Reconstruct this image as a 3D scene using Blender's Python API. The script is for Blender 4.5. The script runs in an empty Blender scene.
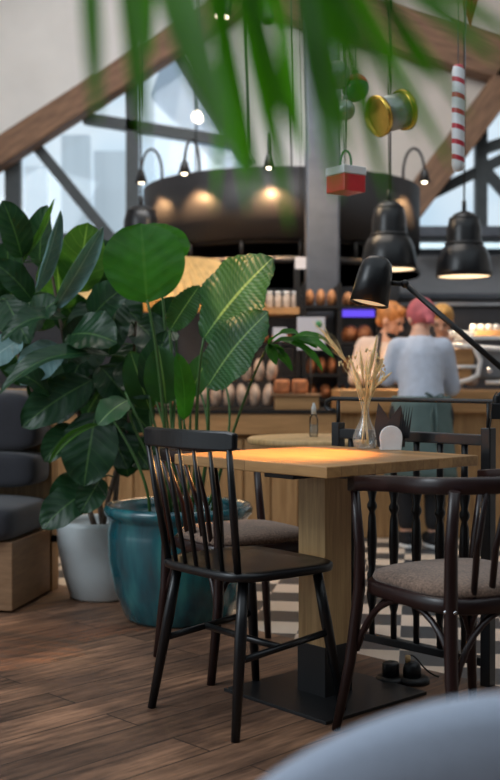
import bpy, bmesh, math, random
from mathutils import Vector, Matrix, noise
random.seed(7)
V = Vector
PI = math.pi
F = 1083.333
CAMH = 0.99
PITCH = math.atan(12 / F)
scene = bpy.context.scene
COL = scene.collection

def P(px, py, Y):
    """pixel of the photograph at distance Y -> world point (used only to look up real positions)"""
    x = (px - 250) / F; v = (390 - py) / F
    d = V((x, math.cos(PITCH) + v * math.sin(PITCH), -math.sin(PITCH) + v * math.cos(PITCH)))
    d *= Y / d.y
    return V((d.x, Y, CAMH + d.z))

# ------------------------------------------------------------------ materials
def nodes(name):
    m = bpy.data.materials.new(name); m.use_nodes = True
    nt = m.node_tree
    return m, nt, nt.nodes['Principled BSDF'], nt.links

def mat(name, col, rough=.5, metal=0, noise_amt=.12, nscale=12, bump=0, coat=0, trans=0, emit=None, es=0, alpha=1, sss=0, ior=1.45, sheen=0, stretch=(1,1,1)):
    m, nt, b, L = nodes(name)
    tc = nt.nodes.new('ShaderNodeTexCoord'); mp = nt.nodes.new('ShaderNodeMapping')
    mp.inputs['Scale'].default_value = stretch
    n = nt.nodes.new('ShaderNodeTexNoise'); n.inputs['Scale'].default_value = nscale; n.inputs['Detail'].default_value = 5
    L.new(tc.outputs['Object'], mp.inputs[0]); L.new(mp.outputs[0], n.inputs['Vector'])
    r = nt.nodes.new('ShaderNodeValToRGB')
    r.color_ramp.elements[0].position = .3; r.color_ramp.elements[1].position = .7
    r.color_ramp.elements[0].color = (*[max(0, c * (1 - noise_amt)) for c in col], 1)
    r.color_ramp.elements[1].color = (*[min(1, c * (1 + noise_amt)) for c in col], 1)
    L.new(n.outputs['Fac'], r.inputs[0]); L.new(r.outputs[0], b.inputs['Base Color'])
    b.inputs['Roughness'].default_value = rough; b.inputs['Metallic'].default_value = metal
    b.inputs['Coat Weight'].default_value = coat; b.inputs['Coat Roughness'].default_value = .08
    b.inputs['Transmission Weight'].default_value = trans; b.inputs['IOR'].default_value = ior
    b.inputs['Alpha'].default_value = alpha
    b.inputs['Sheen Weight'].default_value = sheen
    if emit: b.inputs['Emission Color'].default_value = (*emit, 1); b.inputs['Emission Strength'].default_value = es
    if bump:
        bp = nt.nodes.new('ShaderNodeBump'); bp.inputs['Strength'].default_value = bump; bp.inputs['Distance'].default_value = .01
        L.new(n.outputs['Fac'], bp.inputs['Height']); L.new(bp.outputs[0], b.inputs['Normal'])
    return m

def wood(name, c1, c2, scale=1, rot=(0,0,0), rough=.45, planks=None, coat=0, bump=.15, grain=(1,14,14), gap=(.02,.01,.006), blotch=.0):
    """grain runs along local x after rotation; planks=(length,width)"""
    m, nt, b, L = nodes(name)
    N = nt.nodes.new
    tc = N('ShaderNodeTexCoord'); mp = N('ShaderNodeMapping'); mp.inputs['Rotation'].default_value = rot
    L.new(tc.outputs['Object'], mp.inputs[0])
    m2 = N('ShaderNodeMapping'); m2.inputs['Scale'].default_value = grain
    L.new(mp.outputs[0], m2.inputs[0])
    n = N('ShaderNodeTexNoise'); n.inputs['Scale'].default_value = 3 * scale; n.inputs['Detail'].default_value = 8; n.inputs['Roughness'].default_value = .65
    r = N('ShaderNodeValToRGB'); r.color_ramp.elements[0].position = .32; r.color_ramp.elements[1].position = .68
    r.color_ramp.elements[0].color = (*c1, 1); r.color_ramp.elements[1].color = (*c2, 1)
    L.new(n.outputs['Fac'], r.inputs[0])
    out = r.outputs[0]
    if planks:
        br = N('ShaderNodeTexBrick'); br.inputs['Scale'].default_value = 1
        br.inputs['Brick Width'].default_value = planks[0]; br.inputs['Row Height'].default_value = planks[1]
        br.inputs['Mortar Size'].default_value = planks[2] if len(planks) > 2 else .003
        br.inputs['Mortar Smooth'].default_value = .3
        br.inputs['Color1'].default_value = (.25,.25,.25,1); br.inputs['Color2'].default_value = (1,1,1,1); br.inputs['Mortar'].default_value = (.5,.5,.5,1)
        L.new(mp.outputs[0], br.inputs['Vector'])
        # shift the grain from plank to plank
        ad = N('ShaderNodeVectorMath'); ad.operation = 'MULTIPLY_ADD'; ad.inputs[1].default_value = (7,7,7)
        L.new(br.outputs['Color'], ad.inputs[0]); L.new(m2.outputs[0], ad.inputs[2]); L.new(ad.outputs[0], n.inputs['Vector'])
        mx = N('ShaderNodeMix'); mx.data_type = 'RGBA'; mx.blend_type = 'MULTIPLY'; mx.inputs[0].default_value = .55
        L.new(out, mx.inputs[6]); L.new(br.outputs['Color'], mx.inputs[7])
        mg = N('ShaderNodeMix'); mg.data_type = 'RGBA'; L.new(br.outputs['Fac'], mg.inputs[0]); L.new(mx.outputs[2], mg.inputs[6]); mg.inputs[7].default_value = (*gap, 1)
        out = mg.outputs[2]
    else:
        L.new(m2.outputs[0], n.inputs['Vector'])
    if blotch:
        n3 = N('ShaderNodeTexNoise'); n3.inputs['Scale'].default_value = 2.6; n3.inputs['Detail'].default_value = 6
        L.new(tc.outputs['Object'], n3.inputs['Vector'])
        r3 = N('ShaderNodeValToRGB'); r3.color_ramp.elements[0].position = .42; r3.color_ramp.elements[1].position = .62
        r3.color_ramp.elements[0].color = (.42,.42,.46,1); r3.color_ramp.elements[1].color = (1,1,1,1)
        L.new(n3.outputs['Fac'], r3.inputs[0])
        mb = N('ShaderNodeMix'); mb.data_type = 'RGBA'; mb.blend_type = 'MULTIPLY'; mb.inputs[0].default_value = blotch
        L.new(out, mb.inputs[6]); L.new(r3.outputs[0], mb.inputs[7]); out = mb.outputs[2]
    L.new(out, b.inputs['Base Color'])
    mr = N('ShaderNodeMapRange'); mr.inputs['To Min'].default_value = rough * .75; mr.inputs['To Max'].default_value = min(1, rough * 1.3)
    L.new(n.outputs['Fac'], mr.inputs['Value']); L.new(mr.outputs[0], b.inputs['Roughness'])
    b.inputs['Coat Weight'].default_value = coat; b.inputs['Coat Roughness'].default_value = .15
    bp = N('ShaderNodeBump'); bp.inputs['Strength'].default_value = bump; bp.inputs['Distance'].default_value = .004
    L.new(n.outputs['Fac'], bp.inputs['Height']); L.new(bp.outputs[0], b.inputs['Normal'])
    return m

def fabric(name, col, scale=400, amt=.3, rough=.9):
    m, nt, b, L = nodes(name)
    N = nt.nodes.new
    tc = N('ShaderNodeTexCoord'); n = N('ShaderNodeTexNoise'); n.inputs['Scale'].default_value = scale; n.inputs['Detail'].default_value = 2
    n2 = N('ShaderNodeTexNoise'); n2.inputs['Scale'].default_value = 6
    L.new(tc.outputs['Object'], n.inputs['Vector']); L.new(tc.outputs['Object'], n2.inputs['Vector'])
    r = N('ShaderNodeValToRGB'); r.color_ramp.elements[0].position = .35; r.color_ramp.elements[1].position = .65
    r.color_ramp.elements[0].color = (*[c * (1 - amt) for c in col], 1); r.color_ramp.elements[1].color = (*[min(1, c * (1 + amt)) for c in col], 1)
    mx = N('ShaderNodeMath'); mx.operation = 'MULTIPLY_ADD'; mx.inputs[1].default_value = .35
    L.new(n2.outputs['Fac'], mx.inputs[0]); 
    m3 = N('ShaderNodeMath'); m3.operation = 'MULTIPLY'; m3.inputs[1].default_value = .65
    L.new(n.outputs['Fac'], m3.inputs[0]); L.new(m3.outputs[0], mx.inputs[2])
    L.new(mx.outputs[0], r.inputs[0]); L.new(r.outputs[0], b.inputs['Base Color'])
    b.inputs['Roughness'].default_value = rough; b.inputs['Sheen Weight'].default_value = .25
    bp = N('ShaderNodeBump'); bp.inputs['Strength'].default_value = .25; bp.inputs['Distance'].default_value = .002
    L.new(n.outputs['Fac'], bp.inputs['Height']); L.new(bp.outputs[0], b.inputs['Normal'])
    return m

def leafmat(name, col, rib, rough=.35, transl=.25, veins=16):
    m, nt, b, L = nodes(name)
    N = nt.nodes.new
    uv = N('ShaderNodeUVMap'); sp = N('ShaderNodeSeparateXYZ'); L.new(uv.outputs[0], sp.inputs[0])
    # u across (0..1, rib at .5), v along
    a = N('ShaderNodeMath'); a.operation = 'SUBTRACT'; a.inputs[1].default_value = .5; L.new(sp.outputs[0], a.inputs[0])
    ab = N('ShaderNodeMath'); ab.operation = 'ABSOLUTE'; L.new(a.outputs[0], ab.inputs[0])
    # side veins: v - .35*|u|
    s = N('ShaderNodeMath'); s.operation = 'MULTIPLY_ADD'; s.inputs[1].default_value = -.5; L.new(ab.outputs[0], s.inputs[0]); L.new(sp.outputs[1], s.inputs[2])
    wn = N('ShaderNodeTexNoise'); wn.inputs['Scale'].default_value = 7; wt = N('ShaderNodeTexCoord'); L.new(wt.outputs['Object'], wn.inputs['Vector'])
    wm = N('ShaderNodeMath'); wm.operation = 'MULTIPLY_ADD'; wm.inputs[1].default_value = .14; L.new(wn.outputs['Fac'], wm.inputs[0]); L.new(s.outputs[0], wm.inputs[2])
    s2 = N('ShaderNodeMath'); s2.operation = 'MULTIPLY'; s2.inputs[1].default_value = veins * 2 * PI; L.new(wm.outputs[0], s2.inputs[0])
    c = N('ShaderNodeMath'); c.operation = 'COSINE'; L.new(s2.outputs[0], c.inputs[0])
    vr = N('ShaderNodeMapRange'); vr.inputs['From Min'].default_value = .86; vr.inputs['From Max'].default_value = 1; L.new(c.outputs[0], vr.inputs['Value'])
    rr = N('ShaderNodeMapRange'); rr.inputs['From Min'].default_value = .028; rr.inputs['From Max'].default_value = .012; L.new(ab.outputs[0], rr.inputs['Value'])
    vm = N('ShaderNodeMath'); vm.operation = 'MULTIPLY'; vm.inputs[1].default_value = .22; L.new(vr.outputs[0], vm.inputs[0])
    mxm = N('ShaderNodeMath'); mxm.operation = 'MAXIMUM'; L.new(vm.outputs[0], mxm.inputs[0]); L.new(rr.outputs[0], mxm.inputs[1])
    tc = N('ShaderNodeTexCoord'); n = N('ShaderNodeTexNoise'); n.inputs['Scale'].default_value = 9; L.new(tc.outputs['Object'], n.inputs['Vector'])
    r = N('ShaderNodeValToRGB'); r.color_ramp.elements[0].position = .3; r.color_ramp.elements[1].position = .7
    r.color_ramp.elements[0].color = (*[x * .75 for x in col], 1); r.color_ramp.elements[1].color = (*[x * 1.25 for x in col], 1)
    L.new(n.outputs['Fac'], r.inputs[0])
    mx = N('ShaderNodeMix'); mx.data_type = 'RGBA'; L.new(mxm.outputs[0], mx.inputs[0]); L.new(r.outputs[0], mx.inputs[6]); mx.inputs[7].default_value = (*rib, 1)
    L.new(mx.outputs[2], b.inputs['Base Color'])
    b.inputs['Roughness'].default_value = rough
    bp = N('ShaderNodeBump'); bp.inputs['Strength'].default_value = .16; bp.inputs['Distance'].default_value = .004; b.inputs['Specular IOR Level'].default_value = .38
    L.new(c.outputs[0], bp.inputs['Height']); L.new(bp.outputs[0], b.inputs['Normal'])
    tr = N('ShaderNodeBsdfTranslucent'); 
    tcx = N('ShaderNodeMix'); tcx.data_type = 'RGBA'; tcx.blend_type = 'MULTIPLY'; tcx.inputs[0].default_value = 1
    tcx.inputs[7].default_value = (1.6, 1.9, .7, 1); L.new(mx.outputs[2], tcx.inputs[6]); L.new(tcx.outputs[2], tr.inputs['Color'])
    ms = N('ShaderNodeMixShader'); ms.inputs[0].default_value = transl
    L.new(b.outputs[0], ms.inputs[1]); L.new(tr.outputs[0], ms.inputs[2]); L.new(ms.outputs[0], nt.nodes['Material Output'].inputs['Surface'])
    return m

M = {}
M['black'] = mat('black_paint', (.006,.0065,.008), .3)
M['blackmetal'] = mat('black_powder_coat', (.009,.0095,.011), .42)
M['darkwood'] = wood('dark_bentwood', (.010,.0035,.004), (.022,.007,.007), rough=.3, coat=.0, grain=(6,6,1))
M['oak'] = wood('oak_block', (.36,.18,.065), (.58,.33,.13), rough=.38, planks=(.6,.07,.0012), gap=(.2,.1,.04), rot=(0,0,0), bump=.08)
M['oakpost'] = wood('oak_post', (.42,.25,.10), (.66,.43,.2), rough=.5, grain=(16,16,1), bump=.08)
M['pine'] = wood('counter_boards', (.28,.15,.06), (.48,.27,.115), rough=.5, grain=(1,14,14))
M['pinev'] = wood('counter_boards_upright', (.26,.14,.055), (.46,.27,.12), rough=.5, grain=(14,14,1))
M['sofawood'] = wood('sofa_boards', (.20,.105,.05), (.33,.19,.10), rough=.5, grain=(2,2,12))
M['beam'] = wood('old_rafter', (.12,.065,.04), (.30,.17,.10), rough=.7, grain=(1,9,9), bump=.4)
M['floor'] = wood('floor_planks', (.095,.047,.028), (.47,.245,.14), rough=.5, rot=(0,0,-math.radians(45)), planks=(1.3,.15,.0025), gap=(.015,.009,.006), grain=(1,9,9), scale=1.4, blotch=.85, bump=.3)
M['greyfab'] = fabric('grey_sofa_fabric', (.030,.030,.038))
M['brownfab'] = fabric('brown_bouclé', (.19,.12,.085), 160, .55)
M['bluefab'] = fabric('pale_blue_grey_fabric', (.34,.39,.49), 200, .1)
M['white_pot'] = mat('white_glaze', (.62,.68,.70), .35, noise_amt=.1, nscale=5)
M['soil'] = mat('potting_soil', (.03,.02,.014), .95, nscale=60, bump=1, noise_amt=.6)
M['stem'] = mat('green_stem', (.05,.12,.03), .45)
M['bark'] = mat('fig_bark', (.11,.08,.06), .8, nscale=30, bump=.5)
M['fig'] = leafmat('fig_leaf', (.014,.052,.022), (.07,.15,.05), .36, .22, 7)
M['figlit'] = leafmat('fig_leaf_lit', (.055,.14,.03), (.2,.35,.1), .4, .5, 7)  # brightly lit fig leaves: the light is put into the leaf colour
M['figsheen'] = leafmat('fig_leaf_sheen', (.15,.26,.27), (.3,.42,.40), .25, .1, 7)  # pale bluish sheen of the twisted leaves painted into the base colour
M['bird'] = leafmat('banana_leaf', (.03,.10,.035), (.20,.34,.12), .33, .3, 26)
M['birdlight'] = leafmat('banana_leaf_bright', (.035,.15,.02), (.06,.20,.035), .45, .5, 6)  # brighter, more translucent green than the other banana leaves
M['palm'] = leafmat('palm_leaflet', (.055,.20,.010), (.07,.24,.02), .6, .55, 3)
M['plaster'] = mat('plaster', (.80,.78,.75), .9, noise_amt=.05, nscale=2)
M['plastertan'] = mat('roof_lining', (.66,.60,.54), .9, noise_amt=.05, nscale=2)
M['wallgrey'] = mat('warm_grey_paint', (.16,.15,.14), .9, noise_amt=.05)
M['darkwall'] = mat('dark_panelling', (.022,.022,.026), .6)
M['mullion'] = mat('grey_steel_frame', (.05,.06,.065), .5)
M['column'] = mat('grey_painted_steel', (.085,.095,.115), .45, metal=.2)
M['hood'] = mat('charcoal_sheet', (.013,.0125,.014), .5, noise_amt=.2, nscale=3)
M['steel'] = mat('brushed_steel', (.22,.23,.25), .5, metal=.3, stretch=(1,1,20))
M['brass'] = mat('brass', (.75,.50,.10), .22, metal=1)
M['silver'] = mat('silver_drum_skin', (.36,.39,.38), .3, metal=.6)
M['white'] = mat('white_enamel', (.72,.73,.74), .3, noise_amt=.03)
M['warmwhite'] = mat('lamp_inside', (.8,.7,.5), .5, emit=(1,.78,.50), es=1.5)
M['bulb'] = mat('lit_bulb', (1,.9,.7), .5, emit=(1,.85,.62), es=9)
M['red'] = mat('red_foil', (.55,.03,.035), .3, coat=.3)
M['redsoft'] = mat('red_paper', (.40,.03,.04), .6)
M['bluefoil'] = mat('blue_foil', (.05,.2,.4), .3, metal=.3)
M['green'] = mat('green_bauble', (.03,.15,.05), .25, coat=.4)
M['bread'] = mat('bread_crust', (.38,.17,.07), .7, noise_amt=.5, nscale=25, bump=.3)
M['breadpale'] = mat('floured_bread', (.46,.33,.25), .75, noise_amt=.45, nscale=18, bump=.3)
M['breadred'] = mat('tin_loaf_crust', (.36,.13,.05), .65, noise_amt=.4, nscale=20, bump=.2)
M['skin'] = mat('skin', (.60,.34,.24), .55, noise_amt=.06)
M['ginger'] = mat('ginger_hair', (.40,.16,.045), .6, noise_amt=.35, nscale=40, stretch=(1,1,.2))
M['blond'] = mat('blond_hair', (.50,.26,.07), .6, noise_amt=.3, nscale=40, stretch=(1,1,.2))
M['pink'] = mat('pink_headscarf', (.50,.12,.14), .7, noise_amt=.25, nscale=15, bump=.3)
M['shirt'] = mat('blue_shirt', (.50,.55,.66), .8, noise_amt=.08, nscale=20, bump=.3)
M['cream'] = mat('cream_shirt', (.52,.40,.34), .8, noise_amt=.06, nscale=10)
M['teal_cloth'] = mat('teal_apron', (.10,.15,.145), .85, noise_amt=.12, nscale=10)
M['trouser'] = mat('black_trousers', (.015,.015,.018), .85)
M['napkin'] = mat('dark_brown_paper', (.055,.046,.046), .85)
M['chrome'] = mat('chrome', (.7,.7,.72), .2, metal=1)
M['wheat'] = mat('dried_wheat', (.92,.68,.36), .7, noise_amt=.2, nscale=60)
M['paper'] = mat('white_card', (.62,.62,.68), .7, noise_amt=.03)
M['inkgreen'] = mat('green_print', (.06,.25,.10), .7)
M['ink'] = mat('grey_print', (.25,.25,.28), .7)
M['screen'] = mat('violet_screen', (.03,.02,.1), .3, emit=(.12,.07,.75), es=1.3)
M['porcelain'] = mat('porcelain', (.75,.76,.78), .25)
M['exterior'] = mat('outside_roof', (.55,.62,.70), .7, noise_amt=.12, nscale=1)
M['extwall'] = mat('outside_cladding', (.88,.93,.96), .6, noise_amt=.25, nscale=1.2, stretch=(1,1,.08))
M['gold_pleat'] = mat('pleated_straw_shade', (.60,.40,.16), .7, noise_amt=.15, nscale=20)
M['glassjar'] = mat('jar_contents', (.5,.42,.36), .4, noise_amt=.3, nscale=30, coat=.5)

def glassmat(name, col=(1,1,1), rough=0.0, thin=True):
    m, nt, b, L = nodes(name)
    if thin:
        g = nt.nodes.new('ShaderNodeBsdfGlossy'); g.inputs['Roughness'].default_value = .03
        t = nt.nodes.new('ShaderNodeBsdfTransparent'); t.inputs[0].default_value = (*col, 1)
        ms = nt.nodes.new('ShaderNodeMixShader')
        fr = nt.nodes.new('ShaderNodeFresnel'); fr.inputs[0].default_value = 1.35
        L.new(fr.outputs[0], ms.inputs[0]); L.new(t.outputs[0], ms.inputs[1]); L.new(g.outputs[0], ms.inputs[2])
        L.new(ms.outputs[0], nt.nodes['Material Output'].inputs['Surface'])
    else:
        b.inputs['Transmission Weight'].default_value = 1; b.inputs['Roughness'].default_value = rough; b.inputs['Base Color'].default_value = (*col, 1)
    return m
M['pane'] = glassmat('window_glass', (.93,.97,1))
M['glass'] = glassmat('clear_glass', (.96,.97,.97))

def vaseglass():
    m, nt, b, L = nodes('vase_glass')
    N = nt.nodes.new
    t = N('ShaderNodeBsdfTransparent'); t.inputs[0].default_value = (.97,.98,.97,1)
    g = N('ShaderNodeBsdfGlossy'); g.inputs['Roughness'].default_value = .05
    d = N('ShaderNodeBsdfDiffuse'); d.inputs[0].default_value = (.8,.8,.78,1)  # white diffuse mixed in to imitate bright highlights on the glass
    lw = N('ShaderNodeLayerWeight'); lw.inputs[0].default_value = .35
    mr = N('ShaderNodeMapRange'); mr.inputs['To Min'].default_value = .07; mr.inputs['To Max'].default_value = .85; L.new(lw.outputs['Facing'], mr.inputs['Value'])
    a = N('ShaderNodeMixShader'); a.inputs[0].default_value = .35; L.new(g.outputs[0], a.inputs[1]); L.new(d.outputs[0], a.inputs[2])
    ms = N('ShaderNodeMixShader'); L.new(mr.outputs[0], ms.inputs[0]); L.new(t.outputs[0], ms.inputs[1]); L.new(a.outputs[0], ms.inputs[2])
    L.new(ms.outputs[0], nt.nodes['Material Output'].inputs['Surface'])
    return m
M['vaseglass'] = vaseglass()
def tealglaze():
    m, nt, b, L = nodes('teal_drip_glaze')
    N = nt.nodes.new
    tc = N('ShaderNodeTexCoord'); mp = N('ShaderNodeMapping'); mp.inputs['Scale'].default_value = (9,9,1.6)
    n = N('ShaderNodeTexNoise'); n.inputs['Scale'].default_value = 1.6; n.inputs['Detail'].default_value = 7
    L.new(tc.outputs['Object'], mp.inputs[0]); L.new(mp.outputs[0], n.inputs['Vector'])
    r = N('ShaderNodeValToRGB'); e = r.color_ramp.elements
    e[0].position = .3; e[0].color = (.006,.04,.06,1); e[1].position = .75; e[1].color = (.03,.20,.21,1)
    k = e.new(.52); k.color = (.008,.10,.125,1)
    L.new(n.outputs['Fac'], r.inputs[0]); L.new(r.outputs[0], b.inputs['Base Color'])
    b.inputs['Roughness'].default_value = .22; b.inputs['Coat Weight'].default_value = .6; b.inputs['Coat Roughness'].default_value = .1
    return m
M['tealpot'] = tealglaze()

def checker():
    m, nt, b, L = nodes('checker_tiles')
    N = nt.nodes.new
    tc = N('ShaderNodeTexCoord'); mp = N('ShaderNodeMapping'); mp.inputs['Rotation'].default_value = (0,0,math.radians(8.6)); mp.inputs['Location'].default_value = (.05,.02,0.003)
    c = N('ShaderNodeTexChecker'); c.inputs['Scale'].default_value = 5
    c.inputs['Color1'].default_value = (.80,.66,.54,1); c.inputs['Color2'].default_value = (.055,.06,.07,1)
    L.new(tc.outputs['Object'], mp.inputs[0])
    n = N('ShaderNodeTexNoise'); n.inputs['Scale'].default_value = 4
    mx = N('ShaderNodeMix'); mx.data_type = 'RGBA'; mx.blend_type = 'MULTIPLY'; mx.inputs[0].default_value = .2
    L.new(mp.outputs[0], c.inputs['Vector']); L.new(c.outputs['Color'], mx.inputs[6]); L.new(n.outputs['Color'], mx.inputs[7])
    L.new(mx.outputs[2], b.inputs['Base Color']); b.inputs['Roughness'].default_value = .35
    return m
M['tiles'] = checker()

# ------------------------------------------------------------------ mesh builder
def frame(d, up=V((0,0,1))):
    d = d.normalized()
    if abs(d.dot(up)) > .98: up = V((0,1,0))
    x = up.cross(d).normalized(); y = d.cross(x).normalized()
    return x, y, d

class MB:
    def __init__(s): s.bm = bmesh.new(); s.uv = s.bm.loops.layers.uv.new('UVMap')
    def face(s, vs, smooth=False):
        try:
            f = s.bm.faces.new(vs); f.smooth = smooth; return f
        except ValueError: return None
    def box(s, c, size, rz=0, R=None):
        R = R or Matrix.Rotation(rz, 3, 'Z'); c = V(c); h = V(size) / 2
        v = [s.bm.verts.new(c + R @ V((x*h.x, y*h.y, z*h.z))) for x in (-1,1) for y in (-1,1) for z in (-1,1)]
        for q in ((0,1,3,2),(4,6,7,5),(0,4,5,1),(2,3,7,6),(0,2,6,4),(1,5,7,3)): s.face([v[i] for i in q])
        return s
    def bar(s, a, b, w, h, up=V((0,0,1))):
        a, b = V(a), V(b); x, y, d = frame(b - a, up)
        v = [s.bm.verts.new(p + x*i*w/2 + y*j*h/2) for p in (a, b) for (i, j) in ((-1,-1),(1,-1),(1,1),(-1,1))]
        for q in ((0,3,2,1),(4,5,6,7),(0,1,5,4),(1,2,6,5),(2,3,7,6),(3,0,4,7)): s.face([v[i] for i in q])
        return s
    def tube(s, pts, r, seg=10, cap=True, flat=1.0, up=V((0,0,1))):
        pts = [V(p) for p in pts]; n = len(pts)
        rs = r if isinstance(r, (list, tuple)) else [r]*n
        rings = []; px = None
        for i, p in enumerate(pts):
            d = (pts[min(i+1,n-1)] - pts[max(i-1,0)])
            x, y, d = frame(d, up)
            if px is not None:
                x = (px - d * px.dot(d)).normalized(); y = d.cross(x)
            px = x
            rings.append([s.bm.verts.new(p + x*math.cos(2*PI*k/seg)*rs[i] + y*math.sin(2*PI*k/seg)*rs[i]*flat) for k in range(seg)])
        for a, b in zip(rings, rings[1:]):
            for k in range(seg): s.face([a[k], a[(k+1)%seg], b[(k+1)%seg], b[k]], True)
        if cap: s.face(rings[0][::-1]); s.face(rings[-1])
        return s
    def lathe(s, prof, o=(0,0,0), axis=V((0,0,1)), seg=28, sx=1, sy=1, smooth=True):
        o = V(o); x, y, d = frame(V(axis), V((0,1,0)) if abs(V(axis).normalized().z) > .9 else V((0,0,1)))
        rings = []
        for r, z in prof:
            rings.append([s.bm.verts.new(o + d*z + x*math.cos(2*PI*k/seg)*max(r,1e-4)*sx + y*math.sin(2*PI*k/seg)*max(r,1e-4)*sy) for k in range(seg)])
        for a, b in zip(rings, rings[1:]):
            for k in range(seg): s.face([a[k], a[(k+1)%seg], b[(k+1)%seg], b[k]], smooth)
        if prof[0][0] > 1e-3: s.face(rings[0][::-1])
        if prof[-1][0] > 1e-3: s.face(rings[-1])
        return s
    def ball(s, c, r, seg=16, R=None):
        r = V(r) if hasattr(r, '__len__') else V((r,r,r))
        M4 = Matrix.Translation(V(c)) @ (R.to_4x4() if R else Matrix()) @ Matrix.Diagonal((*r, 1))
        res = bmesh.ops.create_uvsphere(s.bm, u_segments=seg, v_segments=max(6, seg*2//3), radius=1, matrix=M4)
        for v in res['verts']:
            for f in v.link_faces: f.smooth = True
        return s
    def prism(s, poly, axis, t, smooth=False):
        """extrude polygon (3d points) by vector"""
        e = V(axis) * t
        a = [s.bm.verts.new(V(p)) for p in poly]; b = [s.bm.verts.new(V(p) + e) for p in poly]
        s.face(a[::-1]); s.face(b)
        for i in range(len(a)): s.face([a[i], a[(i+1)%len(a)], b[(i+1)%len(a)], b[i]], smooth)
        return s
    def build(s, name, m, parent=None, bevel=0, sub=0, solid=0, remesh=0, recalc=True):
        if recalc: bmesh.ops.recalc_face_normals(s.bm, faces=s.bm.faces[:])
        me = bpy.data.meshes.new(name); s.bm.to_mesh(me); s.bm.free()
        me.materials.append(M[m] if isinstance(m, str) else m)
        o = bpy.data.objects.new(name, me); COL.objects.link(o)
        if parent: o.parent = parent
        if solid: k = o.modifiers.new('solid', 'SOLIDIFY'); k.thickness = solid; k.offset = 0
        if bevel: k = o.modifiers.new('bevel', 'BEVEL'); k.width = bevel; k.segments = 2; k.limit_method = 'ANGLE'
        if remesh:
            k = o.modifiers.new('merge', 'REMESH'); k.mode = 'VOXEL'; k.voxel_size = remesh; k.use_smooth_shade = True
            k = o.modifiers.new('smooth', 'SMOOTH'); k.iterations = 3; k.factor = .6
        if sub: k = o.modifiers.new('sub', 'SUBSURF'); k.levels = sub; k.render_levels = sub
        return o

def tag(o, label=None, cat=None, group=None, kind=None):
    if label: o['label'] = label
    if cat: o['category'] = cat
    if group: o['group'] = group
    if kind: o['kind'] = kind
    return o
def empty(name, loc=(0,0,0), rz=0, label=None, cat=None, group=None):
    o = bpy.data.objects.new(name, None); COL.objects.link(o); o.location = loc; o.rotation_euler.z = rz; o.empty_display_size = .05
    return tag(o, label, cat, group)
def struct(o): o['kind'] = 'structure'; return o
def copy_tree(o, parent=None):
    c = o.copy(); COL.objects.link(c); c.parent = parent
    for ch in [q for q in bpy.data.objects if q.parent == o]: copy_tree(ch, c)
    return c
def bez(a, b, c, d, n=10):
    a, b, c, d = map(V, (a, b, c, d)); out = []
    for i in range(n+1):
        t = i/n; u = 1-t; out.append(a*u**3 + b*3*u*u*t + c*3*u*t*t + d*t**3)
    return out

# ------------------------------------------------------------------ SETTING
# timber floor up to the diagonal line x+y=4.28, tiles beyond
K = 4.27
mb = MB(); mb.prism([(-6,-4,-.03), (6,-4,-.03), (6,K-6,-.03), (-5.0,K+5.0,-.03), (-6,K+5.0,-.03)], (0,0,1), .03)
tag(struct(mb.build('floor', 'floor')), 'worn brown plank floor')
mb = MB(); mb.prism([(6,K-6,-.034), (6,12.5,-.034), (-6,12.5,-.034), (-6,K+5.0,-.034), (-5.0,K+5.0,-.034)], (0,0,1), .03)
tag(struct(mb.build('floor', 'tiles')), 'black and cream checkered tile floor')
YW = 12.0
def W(px, py, Y=YW): return P(px, py, Y)
# end wall: lower band, upper plaster around the two glazed triangles
mb = MB(); a = W(250,241); mb.box((0, YW+.1, a.z/2), (12, .2, a.z)); struct(mb.build('wall_back', 'darkwall'))
def wallpoly(pts, name, m, y0=YW, t=.2):
    mb = MB(); mb.prism([(p.x, y0, p.z) for p in [W(*q) for q in pts]], (0,1,0), t); return struct(mb.build(name, m))
wallpoly([(-292,-130),(232,-130),(232,18),(0,166),(-292,350)], 'wall_back', 'plaster')
wallpoly([(232,-130),(345,-130),(345,240),(252,240),(252,170),(178,53),(232,18)], 'wall_back', 'plaster')
wallpoly([(345,-130),(800,-130),(800,-30),(500,92),(416,200),(416,240),(345,240)], 'wall_back', 'plastertan')
# roof over the far half (the near half is open to the sky: glazed roof)
mb = MB(); mb.box((0, 9.2, 5.75), (12, 6.2, .15)); struct(mb.build('ceiling', 'plaster'))
mb = MB(); mb.box((0,-3.05,2.85), (12.2,.1,5.7)); struct(mb.build('wall_front', 'wallgrey'))
mb = MB(); mb.box((6.05,.5,2.85), (.1,7.2,5.7)); struct(mb.build('wall_right', 'wallgrey'))
for nm, x in (('wall_left', -6.05), ('wall_right', 6.05)):
    mb = MB(); mb.box((x, 8.2, 2.85), (.1, 8.2, 5.7)); struct(mb.build(nm, 'plaster'))
# glazing with frames
def glazing(name, poly, frames):
    mb = MB(); mb.prism([(W(*q).x, YW+.07, W(*q).z) for q in poly], (0,1,0), .01); g = mb.build(name, 'pane'); struct(g)
    f = MB()
    for (x0,y0,x1,y1,w) in frames:
        a, b = W(x0,y0), W(x1,y1); a.y = b.y = YW+.02; f.bar(a, b, w, .12) if abs(a.x-b.x) > .05 else f.box(((a.x+b.x)/2, a.y, (a.z+b.z)/2), (w, .12, abs(a.z-b.z)))
    f.build('window_frame', 'mullion', g)
    return g
glazing('window_1', [(-292,240),(-292,350-0),(0,166),(178,53),(252,170),(252,240)] if False else [(-200,240),(-200,292-0),(0,166),(178,53),(252,170),(252,240)] if False else [(-120,240),(0,166),(178,53),(252,170),(252,240)],
        [(132,70,133,242,.14),(13,150,13,242,.17),(84,118,232,142,.12),(36,146,116,244,.15),(178,53,250,166,.10),(-60,239,252,239,.12)])
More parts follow.
